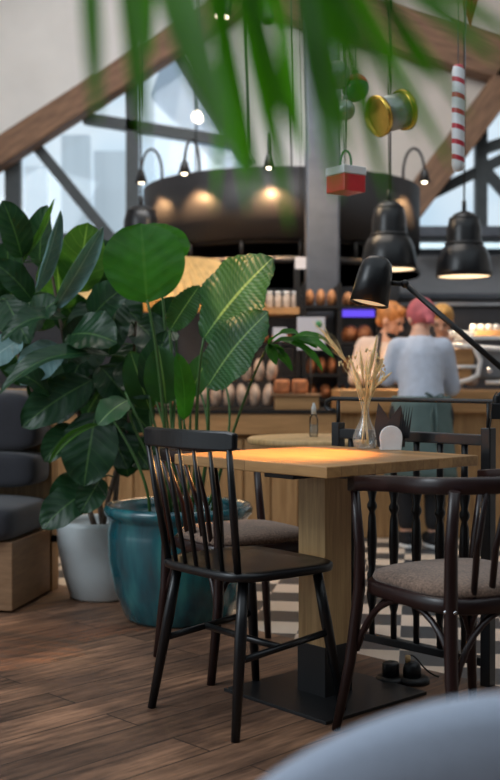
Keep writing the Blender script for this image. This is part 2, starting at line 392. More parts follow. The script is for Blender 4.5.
glazing('window_2', [(800,-30),(800,240),(416,240),(416,200),(500,92)],
        [(481,130,481,242,.13),(416,239,600,239,.2),(420,200,520,150,.05),(481,150,540,130,.1),(481,165,512,200,.08)])
mb = MB(); mb.box((0, 4.72, 5.66), (12.1, .6, .16)); struct(mb.build('trim_5', 'beam'))
# rafters
def rafter(x0,y0,x1,y1,h,Y=YW-.25,d=.3,m='beam',nm='trim_1'):
    a, b = P(x0,y0,Y), P(x1,y1,Y); L = (b-a).length
    mb = MB(); mb.box((0,0,0), (L, d, h)); o = mb.build(nm, m, bevel=.02)
    o.location = (a+b)/2; o.rotation_euler.y = -math.atan2(b.z-a.z, b.x-a.x); return struct(o)
rafter(-70,199,240,0,.28, nm='trim_1')
rafter(215,-22,560,78,.46, nm='trim_2')
rafter(520,62,405,215,.30, nm='trim_3')
# thin rod tie
mb = MB(); mb.tube([P(247,15,YW-.3), P(247,172,YW-.3)], .02, 6); struct(mb.build('trim_4', 'mullion'))
# outside: neighbouring roof and cladding panels
mb = MB(); mb.prism([P(150,95,17), P(178,20,17), P(262,150,17), P(262,190,17), P(226,170,17)], (0,1,0), .3)
tag(mb.build('roof_slab', 'exterior'), 'grey blue roof slab seen through the left glazing', 'roof')
mb = MB()
for i, (x0, x1) in enumerate(((62,90),(92,128),(18,40))):
    mb.box(((P(x0,0,18).x+P(x1,0,18).x)/2, 18+.3*i, 2.5), (P(x1,0,18).x-P(x0,0,18).x, .2, 5.0 - .4*i))
tag(mb.build('cladding_panel', 'extwall'), 'pale blue upright cladding outside the left glazing', 'facade')

# grey column
c = P(322,200,8.15)
cr = empty('steel_column', (c.x, 8.15, 0), label='grey square steel column rising in front of the round black canopy', cat='column')
mb = MB(); mb.box((0,0,2.84), (.25,.25,5.68)); mb.build('shaft', 'column', cr, bevel=.02)
mb = MB(); mb.box((0,0,.02), (.28,.28,.04)); mb.build('base_plate', 'column', cr)
mb = MB(); mb.box((0,0,5.66), (.4,.4,.03)); mb.build('cap_plate', 'column', cr)

# round canopy with gooseneck lamps
HY = 9.5; HX = (281-250)/F*HY; HR = 137/F*HY
def hz(py, Y): return P(250, py, Y).z
zt = hz(166, HY-HR); zb = hz(238, HY-HR); zc = hz(258, HY-HR)
hd = empty('round_canopy', (HX, HY, zb), label='huge round charcoal metal canopy hanging over the bar', cat='canopy')
mb = MB(); mb.lathe([(HR,0),(HR,zt-zb),(HR-.03,zt-zb),(HR-.03,0),(HR,0)], seg=72); mb.build('band', 'hood', hd)
mb = MB(); mb.lathe([(HR-.05,-.03),(HR-.05,.02),(.1,.02)], seg=64); mb.lathe([(HR+.0,-.19),(HR+.0,-.14),(HR-.06,-.14),(HR-.06,-.19),(HR,-.19)], seg=64)
mb.build('lower_ring', 'blackmetal', hd)
for k in range(16):
    mb = MB(); a = 2*PI*k/16+.1; mb.tube([((HR-.03)*math.cos(a),(HR-.03)*math.sin(a),-.16), ((HR-.03)*math.cos(a),(HR-.03)*math.sin(a),.03)], .015, 6); mb.build('strut', 'blackmetal', hd)
for a in (1.0, 2.3, 4.75):
    mb = MB(); mb.tube([((HR-.015)*math.cos(a),(HR-.015)*math.sin(a),zt-zb-.02), ((HR-.015)*math.cos(a),(HR-.015)*math.sin(a),5.68-zb)], .007, 6); mb.build('hanging_rod', 'blackmetal', hd)
def gooseneck(ang, label):
    g = empty('gooseneck_lamp', (HX+HR*math.cos(ang), HY+HR*math.sin(ang), zt-.02), ang, label, 'lamp', 'gooseneck lamps along the rim of the round canopy')
    mb = MB(); mb.tube(bez((-.02,0,0), (-.04,0,.32), (.16,0,.34), (.17,0,.05), 12), .011, 8); mb.build('neck', 'blackmetal', g)
    mb = MB(); mb.lathe([(.015,.02),(.025,0),(.05,-.09),(.046,-.09),(.02,0)], (.17,0,.06), seg=16); mb.build('lamp_shade', 'blackmetal', g)
    mb = MB(); mb.ball((.17,0,-.01), .028, 10); mb.build('bulb', 'bulb', g)
    l = bpy.data.lights.new('gooseneck_light', 'SPOT'); l.energy = 70; l.color = (1,.56,.25); l.spot_size = math.radians(95); l.spot_blend = .8; l.shadow_soft_size = .02
    lo = bpy.data.objects.new('gooseneck_light', l); COL.objects.link(lo); lo.parent = g; lo.location = (.17,0,-.05); lo.rotation_euler = (0,math.radians(22),0)
    return g
for px, lb in ((160,'gooseneck lamp clipped at the far left rim of the round canopy'),(198,'gooseneck lamp second from the left on the round canopy rim'),(271,'gooseneck lamp on the canopy rim just left of the column'),(405,'gooseneck lamp on the canopy rim above the left pendant')):
    # where the rim crosses that column of the view
    best = min(range(-1790,-10), key=lambda t: abs(250+F*(HX+HR*math.cos(math.radians(t/10)))/(HY+HR*math.sin(math.radians(t/10))) - px) + (0 if math.sin(math.radians(t/10))<0 else 99))
    gooseneck(math.radians(best/10), lb)

# pleated straw shade
pc = P(165,285,7.4)
ps = empty('pleated_shade', (pc.x, pc.y, 0), label='wide golden pleated shade glowing behind the plants', cat='lampshade')
mb = MB(); rings = []
for (r, z) in ((.34, hz(262,7.4)), (.66, hz(306,7.4))):
    rings.append([mb.bm.verts.new(((r+.035*(k%2))*math.cos(2*PI*k/120), (r+.035*(k%2))*math.sin(2*PI*k/120), z)) for k in range(120)])
for k in range(120): mb.face([rings[0][k], rings[0][(k+1)%120], rings[1][(k+1)%120], rings[1][k]])
mb.build('shade', 'gold_pleat', ps, solid=.006)
mb = MB(); mb.tube([(0,.32,0), (0,.32,hz(262,7.4))], .016, 8); mb.tube([(-.34,0,hz(262,7.4)),(0,.32,hz(262,7.4)),(.34,0,hz(262,7.4))], .008, 6); mb.lathe([(.2,0),(.2,.02),(.001,.03)], (0,.32,0), seg=24); mb.build('stand', 'blackmetal', ps)
mb = MB(); mb.ball((0,0,hz(275,7.4)), .05, 10); mb.build('bulb', 'bulb', ps)
l = bpy.data.lights.new('shade_light', 'POINT'); l.energy = 16; l.color = (1,.66,.34); l.shadow_soft_size = .1
lo = bpy.data.objects.new('shade_light', l); COL.objects.link(lo); lo.location = (pc.x, pc.y, hz(292,7.4))
l = bpy.data.lights.new('shade_light', 'POINT'); l.energy = 9; l.color = (1,.6,.25); l.shadow_soft_size = .1
lo = bpy.data.objects.new('shade_light', l); COL.objects.link(lo); lo.location = (pc.x-.1, pc.y-1.0, hz(305,7.4))

# black enamel pendants
def pendant(px, pytop, pybot, Y, label):
    b = P(px, pybot, Y); H = P(px, pytop, Y).z - b.z; R = 27.5/F*Y
    g = empty('pendant_lamp', b, 0, label, 'pendant lamp', 'black enamel pendants above the bar')
    mb = MB()
    prof = [(R,0),(R*1.0,.08*H),(R*.97,.2*H),(R*.90,.34*H),(R*.78,.44*H),(R*.66,.48*H),(R*.64,.54*H),(R*.62,.72*H),(R*.55,.86*H),(R*.38,.95*H),(.02,H)]
    inner = [(R*.56,.5*H),(R*.75,.33*H),(R*.9,.18*H),(R*.97,.0)]
    mb.lathe([(.001,.7*H)]+inner+prof[0:], seg=36); mb.build('lamp_shade', 'black', g)
    MB().lathe([(R*.66,.47*H),(R*.695,.48*H),(R*.695,.51*H),(R*.65,.52*H)], seg=36).build('collar', 'blackmetal', g); MB().lathe([(R*.52,.87*H),(R*.55,.885*H),(R*.51,.9*H)], seg=30).build('collar', 'blackmetal', g)
    mb = MB(); mb.lathe([(R*.93,.012*H),(R*.5,.09*H),(.001,.1*H)], seg=30); mb.build('diffuser', 'warmwhite', g)
    mb = MB(); mb.tube([(0,0,H*.98),(0,0,5.68-b.z)], .006, 6); mb.lathe([(.0,.0),(.014,.01),(.014,.07),(0,.08)], (0,0,H*.98), seg=8); mb.build('cord', 'blackmetal', g)
    l = bpy.data.lights.new('pendant_light', 'SPOT'); l.energy = 40; l.color = (1,.72,.42); l.spot_size = math.radians(110); l.spot_blend = .6; l.shadow_soft_size = .08
    lo = bpy.data.objects.new('pendant_light', l); COL.objects.link(lo); lo.parent = g; lo.location = (0,0,-.02)
pendant(389,200,270,6.9,'black enamel pendant lamp hanging left, behind the desk lamp head')
pendant(464,211,277,6.9,'black enamel pendant lamp hanging furthest right over the bar')
pendant(141,205,262,7.9,'black pendant lamp half hidden above the round plant leaf at left')

# spotlights at the top
for px, py, Y, lb, rot in ((222,8,7.5,'small black ceiling spotlight, lit, at the top of the left rafter',.25),(268,14,7.5,'small black ceiling spotlight turned away, right of the lit one',-.35)):
    g = empty('ceiling_spotlight', P(px,py+8,Y), 0, lb, 'spotlight')
    ax = V((rot*.5,.1,1)).normalized()
    mb = MB(); mb.lathe([(.04,0),(.055,.02),(.055,.20),(.03,.23)], (0,0,0), ax, 18); mb.build('body', 'blackmetal', g)
    mb = MB(); mb.lathe([(.045,-.004),(.001,-.004)], (0,0,0), ax, 18); mb.build('lens', 'bulb' if px < 240 else 'blackmetal', g)
    mb = MB(); mb.tube([ax*.2, V((0,0,5.68-P(px,py+8,Y).z))], .012, 6); mb.build('rod', 'blackmetal', g)
lg = empty('globe_lamp', P(198,117,11.3), 0, 'small round lit white globe lamp in front of the left glazing', 'lamp')
mb = MB(); mb.ball((0,0,0), .06, 14); mb.build('globe', 'bulb', lg)
mb = MB(); mb.tube([(0,0,.05),(0,0,5.68-P(198,117,11.3).z)], .008, 6); mb.build('cord', 'mullion', lg)

# ------------------------------------------------------------------ hanging ornaments
YO = 4.6
TOPZ = 5.6
def orn(name, px, py, Y, label, cat='ornament'):
    return empty(name, P(px,py,Y), 0, label, cat)
# candy stick
g = orn('candy_stick', 458, 172, YO, 'red and white striped candy stick ornament hanging at right')
H = P(458,64,YO).z - P(458,172,YO).z
def striped():
    m, nt, b, L = nodes('candy_stripes')
    tc = nt.nodes.new('ShaderNodeTexCoord'); sp = nt.nodes.new('ShaderNodeSeparateXYZ'); L.new(tc.outputs['Object'], sp.inputs[0])
    ma = nt.nodes.new('ShaderNodeMath'); ma.operation = 'MULTIPLY_ADD'; ma.inputs[1].default_value = .35; L.new(sp.outputs[0], ma.inputs[0]); L.new(sp.outputs[2], ma.inputs[2])
    mm = nt.nodes.new('ShaderNodeMath'); mm.operation = 'MODULO'; mm.inputs[1].default_value = .0655; L.new(ma.outputs[0], mm.inputs[0])
    gt = nt.nodes.new('ShaderNodeMath'); gt.operation = 'GREATER_THAN'; gt.inputs[1].default_value = .045; L.new(mm.outputs[0], gt.inputs[0])
    mx = nt.nodes.new('ShaderNodeMix'); mx.data_type = 'RGBA'; L.new(gt.outputs[0], mx.inputs[0]); mx.inputs[6].default_value = (.68,.70,.72,1); mx.inputs[7].default_value = (.45,.03,.05,1)
    L.new(mx.outputs[2], b.inputs['Base Color']); b.inputs['Roughness'].default_value = .35
    return m
M['candy'] = striped()
mb = MB(); mb.lathe([(0,0),(.02,.006),(.027,.03),(.027,H-.03),(.02,H-.006),(0,H)], seg=20); mb.build('stick', 'candy', g)
mb = MB(); mb.tube([(0,0,H-.01),(0,0,TOPZ-g.location.z)], .0025, 6); mb.tube([(.02,0,H*.2),(.03,0,H),(.032,0,H+.35)], .002, 5); mb.build('string', 'steel', g)
# red paper diamond
g = orn('paper_diamond', 470, 28, YO+.15, 'folded red paper diamond ornament in the top right corner')
mb = MB(); a = 9; rows = [(.001,0),(.045,.16),(.001,.30)]
rs = [[mb.bm.verts.new(((r*(1 if k%2 else .55))*math.cos(PI*k/a), (r*(1 if k%2 else .55))*math.sin(PI*k/a), z)) for k in range(2*a)] for r, z in rows]
for A, B in zip(rs, rs[1:]):
    for k in range(2*a): mb.face([A[k], A[(k+1)%(2*a)], B[(k+1)%(2*a)], B[k]])
mb.build('paper', 'redsoft', g)
mb = MB(); mb.tube([(0,0,.29),(0,0,TOPZ-g.location.z)], .002, 5); mb.build('string', 'steel', g)
# brass drum
g = orn('toy_drum', 391, 113, YO, 'small toy drum ornament with shiny brass rims, hanging tilted')
ax = V((-.83,-.42,-.30)).normalized()
mb = MB(); mb.lathe([(.075,-.065),(.075,.065)], (0,0,0), ax, 32); mb.build('body', 'silver', g)
mb = MB()
for s in (-1,1): mb.lathe([(.070,.055*s),(.085,.055*s),(.088,.075*s),(.080,.078*s),(.070,.06*s)], (0,0,0), ax, 32)
mb.build('rim', 'brass', g)
mb = MB(); mb.lathe([(.074,.066),(.001,.060)], (0,0,0), ax, 32); mb.build('drum_skin', 'brass', g)
mb = MB(); mb.tube([(0,0,.05),(0,0,TOPZ-g.location.z)], .002, 5); mb.build('string', 'blackmetal', g)
mb = MB(); mb.tube([(0,0,-.06),(0,0,-.34)], .0018, 5); mb.build('tail_string', 'blackmetal', g)
# house lantern, red and white
g = orn('gift_box', 346, 193, YO-.12, 'red and white gift box ornament hanging beside the column')
mb = MB(); mb.box((0,0,.035), (.115,.115,.07), .6); mb.build('box', 'red', g, bevel=.004)
mb = MB(); mb.box((0,0,.087), (.12,.12,.034), .6); mb.build('lid', 'white', g, bevel=.004)
mb = MB(); mb.tube(bez((-.025,0,.1),(-.03,0,.2),(.03,0,.2),(.02,0,.1)), .005, 8); mb.build('ribbon_loop', 'green', g)
mb = MB(); mb.tube([(0,0,.165),(0,0,TOPZ-g.location.z)], .002, 5); mb.build('string', 'steel', g)
# baubles
for px,py,r,m,nm,lb in ((322,12,.072,'bluefoil','foil_ball','blue foil ball ornament at the top in front of the column'),
                     (337,75,.062,'silver','glass_bauble','silver glass bauble hanging left of the red and green one'),
                     (355,88,.06,'green','striped_bauble','green bauble with a red cap hanging right of the silver one'),
                     (345,110,.045,'silver','small_bauble','small silver bauble hanging lowest of the baubles')):
    g = orn(nm, px, py, YO + {'foil_ball':.36,'glass_bauble':.12,'striped_bauble':.15,'small_bauble':.05}[nm], lb)
    mb = MB(); mb.ball((0,0,0), r, 18)
    if m == 'bluefoil':
        for v in mb.bm.verts: v.co *= 1 + .06*math.sin(40*v.co.x)*math.sin(38*v.co.z)
    mb.build('ball', m, g)
    mb = MB(); mb.lathe([(.012,r-.004),(.012,r+.014),(.004,r+.018)], seg=10); mb.tube([(0,0,r+.012),(0,0,TOPZ-g.location.z)], .002, 5); mb.build('string', 'steel', g)
    if m == 'green':
        mb = MB(); mb.lathe([(r*1.02*math.cos(t), r*1.02*math.sin(t)) for t in [(.35+i*.2) for i in range(6)]], seg=20); mb.build('cap_band', 'red', g)

# ------------------------------------------------------------------ BAR AND BACKGROUND
def bx(px0, px1, py0, py1, Y, depth):
    """front face rectangle seen at those pixels, standing at distance Y -> center, size"""
    a, b = P(px0, py1, Y), P(px1, py0, Y)
    return ((a.x+b.x)/2, Y+depth/2, (a.z+b.z)/2), (b.x-a.x, depth, b.z-a.z)
# left counter
CY = 6.7
zL = P(0,410,CY).z
x0, x1 = P(-60,0,CY).x, P(336,0,CY).x
g = empty('display_counter', ((x0+x1)/2, CY, 0), 0, 'long wooden counter with bread on it behind the plants', 'counter')
w = x1-x0
mb = MB(); mb.box((0,.33,(zL-.16)/2), (w,.64,zL-.16)); mb.build('body', 'pinev', g)
mb = MB()
for i in range(int(w/.17)): mb.box((-w/2+.085+.17*i, .0, (zL-.18)/2+.03), (.158,.02,zL-.24))
mb.build('upright_boards', 'pinev', g, bevel=.004)
mb = MB(); mb.box((0,.30,zL-.085), (w,.70,.13)); mb.build('apron_board', 'pine', g, bevel=.004)
mb = MB(); mb.box((0,.32,zL-.01), (w+.02,.76,.02)); mb.build('top', 'blackmetal', g)
# right counter
zR = P(0,390,CY).z
xa, xb = P(340,0,CY).x, 3.2
g = empty('bar_counter', ((xa+xb)/2, CY, 0), 0, 'wooden bar counter carrying the espresso machine at right', 'counter')
w2 = xb-xa
mb = MB(); mb.box((0,.33,(zR-.14)/2), (w2,.64,zR-.14)); mb.build('body', 'pinev', g)
mb = MB(); mb.box((0,.31,zR-.07), (w2,.70,.14)); mb.build('top', 'pine', g, bevel=.006)

# loaves on the counter
def loaf(name, c, r, m, label, group, R=None):
    mb = MB(); mb.ball((0,0,0), r, 14)
    for v in mb.bm.verts:
        n = noise.noise(v.co*18+V(c)*5); v.co *= 1+.06*n
        if v.co.z < -r[2]*.75: v.co.z = -r[2]*.75
    o = mb.build(name, m); o.location = c
    if R: o.rotation_euler = R
    o['label'] = label; o['category'] = 'bread'; o['group'] = group
    return o
i = 0
for row in (0,1):
    for k in range(6):
        px = 203+13.0*k+ (4 if row else 0)
        c = P(px, 410, CY+.12+.0*row)
        loaf('round_loaf', (c.x, CY+.12+.06*row, zL+.085+.155*row), (.036,.08,.083), 'breadpale', 'floured round loaf standing on edge in the stacked display on the counter', 'floured loaves stacked on the counter', (0,.12*((k%3)-1),0))
for k in range(9):
    px = 95+12*k; c = P(px,0,CY+.2)
    loaf('small_loaf', (c.x, CY+.16, zL+.055), (.05,.06,.06), 'bread' if k%2 else 'breadpale', 'loaf on the counter behind the plant leaves', 'loaves on the counter behind the plants')
# crate with tin loaves
c0, s0 = bx(275,319,395,409,CY+.02,.3)
g = empty('bread_crate', (c0[0], c0[1], zL), 0, 'low wooden crate on the counter carrying square tin loaves', 'crate')
hh = s0[2]
mb = MB(); mb.box((0,0,hh/2), (s0[0],.3,hh)); mb.build('box', 'pine', g, bevel=.004)
mb = MB(); mb.box((0,0,hh+.006), (s0[0]+.03,.33,.012)); mb.build('lid', 'sofawood', g)
for k in range(2):
    o = MB().box((0,0,.045), (.10,.18,.09)).build('tin_loaf', 'breadred', bevel=.018); o.location = (c0[0]-.09+.112*k, c0[1]-.02, zL+hh+.013)
    tag(o, ('left' if k==0 else 'right')+' square tin loaf on the wooden crate', 'bread', 'tin loaves on the crate')

# shelf racks
def rack(name, px0, px1, shelves, ytop, Y, label, ups=None):
    a, b = P(px0,0,Y).x, P(px1,0,Y).x
    g = empty(name, ((a+b)/2, Y, 0), 0, label, 'shelf rack')
    zt_ = P(0,ytop,Y).z
    for px in (ups or (px0, px1)):
        x = P(px,0,Y).x-(a+b)/2
        for yy in (-.15,.15): MB().box((x,yy,zt_/2), (.03,.03,zt_)).build('upright', 'blackmetal', g)
    zs = []
    for py in shelves:
        z = P(0,py,Y-.15).z; zs.append(z); MB().box((0,0,z), (b-a,.34,.022)).build('shelf', 'blackmetal' if py > 0 else 'pine', g)
    return g, zs
RY = 7.83
g, zs = rack('bread_rack', 303, 377, (307,343,375,400), 285, RY, 'black steel rack stacked with loaves right of the white card', (303,338,377))
def rowloaves(px0, px1, n, z, Y, r, m, lb, gp):
    for k in range(n):
        px = px0+(px1-px0)*(k+.5)/n; x = P(px,0,Y).x
        loaf('loaf', (x, Y-.02, z+.011+r[2]*.75), r, m, lb, gp)
rowloaves(304,337,3,zs[0],RY,(.035,.11,.07),'bread','crusty loaf on the top shelf of the black rack left half','top shelf loaves left')
rowloaves(343,372,3,zs[0],RY,(.038,.11,.06),'bread','crusty loaf on the top shelf of the black rack right half','top shelf loaves right')
rowloaves(343,371,2,zs[1],RY,(.06,.11,.07),'breadred','dark loaf on the second shelf of the black rack','second shelf loaves')
rowloaves(306,337,3,zs[2],RY,(.035,.11,.07),'breadred','dark loaf on the third shelf of the black rack left half','third shelf loaves left')
rowloaves(343,373,3,zs[2],RY,(.04,.11,.07),'bread','crusty loaf on the third shelf of the black rack right half','third shelf loaves right')
rowloaves(304,376,5,zs[3],RY,(.045,.11,.06),'breadred','dark loaf on the lowest visible shelf of the black rack','lowest shelf loaves')
g2, zs2 = rack('pantry_rack', 255, 297, (311,344,374), 262, RY, 'black rack with jars left of the white card')
MB().box((0,-.01,zs2[0]+.0), (P(297,0,RY).x-P(255,0,RY).x+.02,.36,.05)).build('shelf_board', 'pine', g2)
for k in range(5):
    px = 261+8.5*k; x = P(px,0,RY).x
    j = empty('storage_jar', (x, RY-.05, zs2[0]+.026), 0, 'small jar in the row of jars on the top of the pantry rack', 'jar', 'jars on the pantry rack')
    MB().lathe([(.024,0),(.026,.01),(.026,.085),(.018,.1)], seg=14).build('jar', 'breadred' if k < 1 else 'glassjar', j)
    MB().lathe([(.022,.098),(.022,.12),(.001,.121)], seg=14).build('lid', 'white', j)
for k in range(3):
    x = P(264+12*k,0,RY).x
    loaf('bun', (x, RY-.03, zs2[1]+.011+.035), (.035,.06,.045), 'bread', 'small bun on the second shelf of the pantry rack', 'buns on the pantry rack')
# violet screen on the rack's second bay
c1, s1 = bx(341,376,309,318,RY+.02,.04)
g = empty('display_screen', c1, 0, 'violet glowing screen under the top loaf shelf', 'screen')
MB().box((0,0,0), (s1[0],.03,s1[2])).build('bezel', 'blackmetal', g)
MB().box((0,-.018,0), (s1[0]-.02,.006,s1[2]-.015)).build('screen', 'screen', g)
c1 = (c1[0], c1[1], c1[2])
# white card in a frame
c1, s1 = bx(297,325,317,350,6.95,.01)
g = empty('notice_card', (c1[0], 6.95, c1[2]), 0, 'white notice card with a small green mark in a thin black frame', 'card')
MB().box((0,.006,0), (s1[0]+.012,.01,s1[2]+.012)).build('frame', 'blackmetal', g)
MB().box((0,0,0), (s1[0],.004,s1[2])).build('card', 'paper', g)
MB().lathe([(.022,0),(.022,.002),(.001,.002)], (s1[0]*.28,-.002,s1[2]*.28), V((0,-1,0)), 18).build('printed_mark', 'inkgreen', g)
mb = MB()
for k, wd in enumerate((.6,.45)): mb.box((-.0,-.0035,-.0-.028*k), (s1[0]*wd,.001,.007))
mb.build('printed_lines', 'ink', g)
mb = MB(); mb.tube([(0,.014,-s1[2]/2),(0,.03,zL-c1[2])], .006, 6); mb.build('stand', 'blackmetal', g)
# second small card
c1, s1 = bx(273,287,327,341,6.95,.01)
g = empty('price_card', (c1[0], 6.98, c1[2]), 0, 'small blank white price card left of the framed notice', 'card')
MB().box((0,0,0), (s1[0],.004,s1[2])).build('card', 'paper', g)
MB().tube([(0,.006,-s1[2]/2),(0,.012,zL-c1[2])], .005, 6).build('stand', 'blackmetal', g)
c1, s1 = bx(295,306,257,269,7.3,.01)
g = empty('hanging_label', (c1[0], 7.3, c1[2]), 0, 'small white label hanging left of the column', 'label')
MB().box((0,0,0), (s1[0],.004,s1[2])).build('card', 'paper', g)
MB().tube([(0,0,s1[2]/2),(0,0,5.68-c1[2])], .002, 5).build('string', 'blackmetal', g)

# back bar cabinet, extractor hood
a = bx(180,620,306,540,9.2,.5); a = ((a[0][0], a[0][1], P(0,306,9.2).z/2), (a[1][0], .5, P(0,306,9.2).z))
g = empty('back_bar', (a[0][0], a[0][1], 0), 0, 'dark cabinet along the back of the bar', 'cabinet')
MB().box((0,0,a[0][2]), a[1]).build('body', 'darkwall', g)
MB().box((0,-.01,a[1][2]+.015), (a[1][0]+.04,.54,.03)).build('top', 'steel', g)
c1, s1 = bx(400,640,253,299,10.95,.9)
g = empty('extractor_hood', (c1[0], c1[1], c1[2]), 0, 'grey steel extractor hood behind the right pendant', 'hood')
h = s1[2]/2
MB().prism([(-s1[0]/2,-.45,-h),(-s1[0]/2,.45,-h),(-s1[0]/2,.45,h),(-s1[0]/2,-.2,h)], (1,0,0), s1[0]).build('body', 'steel', g, bevel=.01)
MB().box((0,-.42,-h+.03), (s1[0]+.02,.1,.05)).build('lip', 'column', g)
MB().box((.75,.2,h+1.0), (.4,.4,2.0)).build('duct', 'column', g)
c1, s1 = bx(414,640,226,236,10.6,.3)
tag(MB().box((0,0,0), s1).build('ventilation_duct', 'column'), 'long grey square duct running under the right window', 'duct').location = c1
c1, s1 = bx(412,600,243,248,11.9,.1)
g = empty('glowing_strip', c1, 0, 'long thin bluish white strip light above the extractor hood', 'light')
MB().box((0,.03,0), (s1[0]+.02,.05,s1[2]+.02)).build('housing', 'column', g)
MB().box((0,-.01,0), s1).build('tube', mat('strip_glow', (.7,.85,.9), .4, emit=(.65,.85,.95), es=.8), g)
c1, s1 = bx(262,306,266,275,11.9,.1)  # glowing surface added in place of a bright window, no lamp there
g = empty('glowing_strip', c1, 0, 'bluish white glowing strip standing in for a bright window left of the column', 'light')
MB().box((0,.03,0), (s1[0]+.02,.05,s1[2]+.02)).build('housing', 'column', g)
MB().box((0,-.01,0), s1).build('tube', bpy.data.materials['strip_glow'], g)

# espresso machine
ey = 6.95
e0 = P(440,390,ey); e1 = P(520,342,ey)
ew = e1.x-e0.x; eh = e1.z-zR
g = empty('espresso_machine', ((e0.x+e1.x)/2, ey, zR), 0, 'white espresso machine with wooden side panels on the bar counter', 'coffee machine')
MB().box((0,.02,eh*.52), (ew-.06,.36,eh*.62)).build('body', 'steel', g, bevel=.02)
mb = MB()
for s in (0,1):
    pts = [(-ew/2,-.2,.07+eh*.04),(-ew/2+.03,-.2,eh),(-ew/2+.20,-.2,eh*.95),(-ew/2+.23,-.2,eh*.5),(-ew/2+.20,-.2,.05)]
mb.tube([V(p) for p in [(-ew/2-.02,-.2,.02),(-ew/2-.02,-.2,eh*.95),(-ew/2+.17,-.2,eh*.88),(-ew/2+.215,-.2,eh*.6),(-ew/2+.20,-.2,eh*.3),(-ew/2+.14,-.2,.06),(-ew/2-.02,-.2,.02)]], .017, 8)
mb.tube([(-ew/2-.02,-.2,eh*.47),(-ew/2+.21,-.2,eh*.47)], .012, 8)
mb.tube([(-ew/2+.17,-.2,eh*.88),(ew/2,-.2,eh*.8)], .016, 8)
mb.tube([(-ew/2+.25,-.2,eh*.15),(ew/2,-.2,eh*.15)], .014, 8)
mb.build('white_frame', 'white', g)
MB().box((-ew/2+.085,-.185,eh*.66), (.19,.012,eh*.36)).build('wood_panel', 'bread' if False else 'pine', g, bevel=.004)
MB().box((-ew/2+.08,-.185,eh*.27), (.17,.012,eh*.30)).build('wood_panel', 'pine', g, bevel=.004)
MB().box((ew/2-.06,-.185,eh*.62), (.13,.012,eh*.25)).build('wood_panel', 'pine', g, bevel=.004)
MB().box((.05,-.05,eh+.02), (ew-.12,.3,.02)).build('cup_tray', 'white', g)
for sx in (-1,1): MB().lathe([(.02,0),(.02,.06)], (sx*(ew/2-.08),-.05,0), seg=12).build('foot', 'blackmetal', g)
MB().tube([(0,-.2,eh*.45),(0,-.3,eh*.38)], .016, 8).build('portafilter', 'chrome', g)
# wooden box of cups above
c1, s1 = bx(473,560,331,344,ey+.05,.2)
g = empty('cup_box', (c1[0], c1[1], zR+eh+.032), 0, 'wooden box of cups standing on the espresso machine', 'box')
bh = P(0,330,ey).z-(zR+eh+.032)
MB().box((0,0,bh/2), (s1[0],.2,bh)).build('box', 'pine', g, bevel=.004)
for k in range(6):
    px = 478+8*k
    j = empty('coffee_cup', (P(px,0,ey).x, ey+.14, zR+eh+.032+bh), 0, 'upturned white cup in the row on the wooden box', 'cup', 'white cups on the box')
    MB().lathe([(.024,0),(.022,.03),(.014,.045),(.001,.046)], seg=14).build('cup', 'porcelain', j)
    MB().tube(bez((.022,0,.012),(.045,0,.01),(.04,0,.04),(.017,0,.034),6), .003, 6).build('handle', 'porcelain', j)
for k in range(4):
    px = 452+6*k
    j = empty('coffee_cup', (P(px,0,ey).x, ey-.03, zR+eh+.031), 0, 'white cup on the tray of the espresso machine left of the wooden box', 'cup', 'white cups on the machine tray')
    MB().lathe([(.02,0),(.022,.03),(.026,.04),(.023,.04),(.001,.01)], seg=14).build('cup', 'porcelain', j)
    MB().tube(bez((.022,0,.012),(.042,0,.01),(.042,0,.036),(.022,0,.032),6), .003, 6).build('handle', 'porcelain', j)

# round side table behind, spray bottle
g = empty('round_table', (.29, 4.40, 0), 0, 'round light wooden table standing behind the square one', 'table')
MB().lathe([(.29,.722),(.30,.73),(.30,.745),(.29,.75),(.001,.75)], seg=48).build('tabletop', 'oakpost', g)
MB().tube([(0,0,.01),(0,0,.725)], .03, 14).build('pedestal', 'blackmetal', g)
MB().lathe([(.09,0),(.09,.02),(.035,.05)], seg=32).build('base', 'blackmetal', g)
zz = .75; bp = P(314,440,4.4)
g = empty('spray_bottle', (bp.x, 4.42, zz), 0, 'small clear plastic dropper bottle on the round table', 'bottle')
MB().lathe([(.016,0),(.018,.01),(.018,.075),(.009,.095)], seg=16).build('bottle', 'glass', g)
MB().lathe([(.014,.002),(.015,.05),(.001,.05)], seg=14).build('liquid', mat('cloudy_water', (.5,.55,.55), .2, alpha=.35), g)
MB().lathe([(.010,.093),(.010,.115),(.005,.135),(.001,.14)], seg=14).build('nozzle', 'white', g)

# ------------------------------------------------------------------ PEOPLE
def limb(mb, pts, rs, seg=12):
    for i in range(len(pts)-1):
        a, b = V(pts[i]), V(pts[i+1]); n = 4
        mb.tube([a.lerp(b, t/n) for t in range(n+1)], [rs[i]+(rs[i+1]-rs[i])*t/n for t in range(n+1)], seg)
    for p, r in zip(pts, rs): mb.ball(p, r, 10)
def hand(mb, w, d, down=V((0,0,-1))):
    """palm from wrist w towards d; five curled fingers"""
    d = V(d).normalized(); side = d.cross(down).normalized(); nn = side.cross(d).normalized()
    pc = V(w) + d*.05
    Rm = Matrix((side, d, nn)).transposed()
    mb.ball(pc, (.040,.052,.016), 12, Rm)
    for k, (o, L) in enumerate(((-.030,.062),(-.010,.074),(.010,.070),(.029,.055))):
        r = V(w)+d*.085+side*o
        limb(mb, [r-d*.02, r+d*L*.45, r+d*L*.8-nn*-.0+down*L*.3, r+d*L*.9+down*L*.6], [.009,.0085,.008,.007], 8)
    r = V(w)+d*.025-side*.03
    limb(mb, [r, r-side*.03+d*.025, r-side*.032+d*.055+down*.015], [.011,.010,.008], 8)
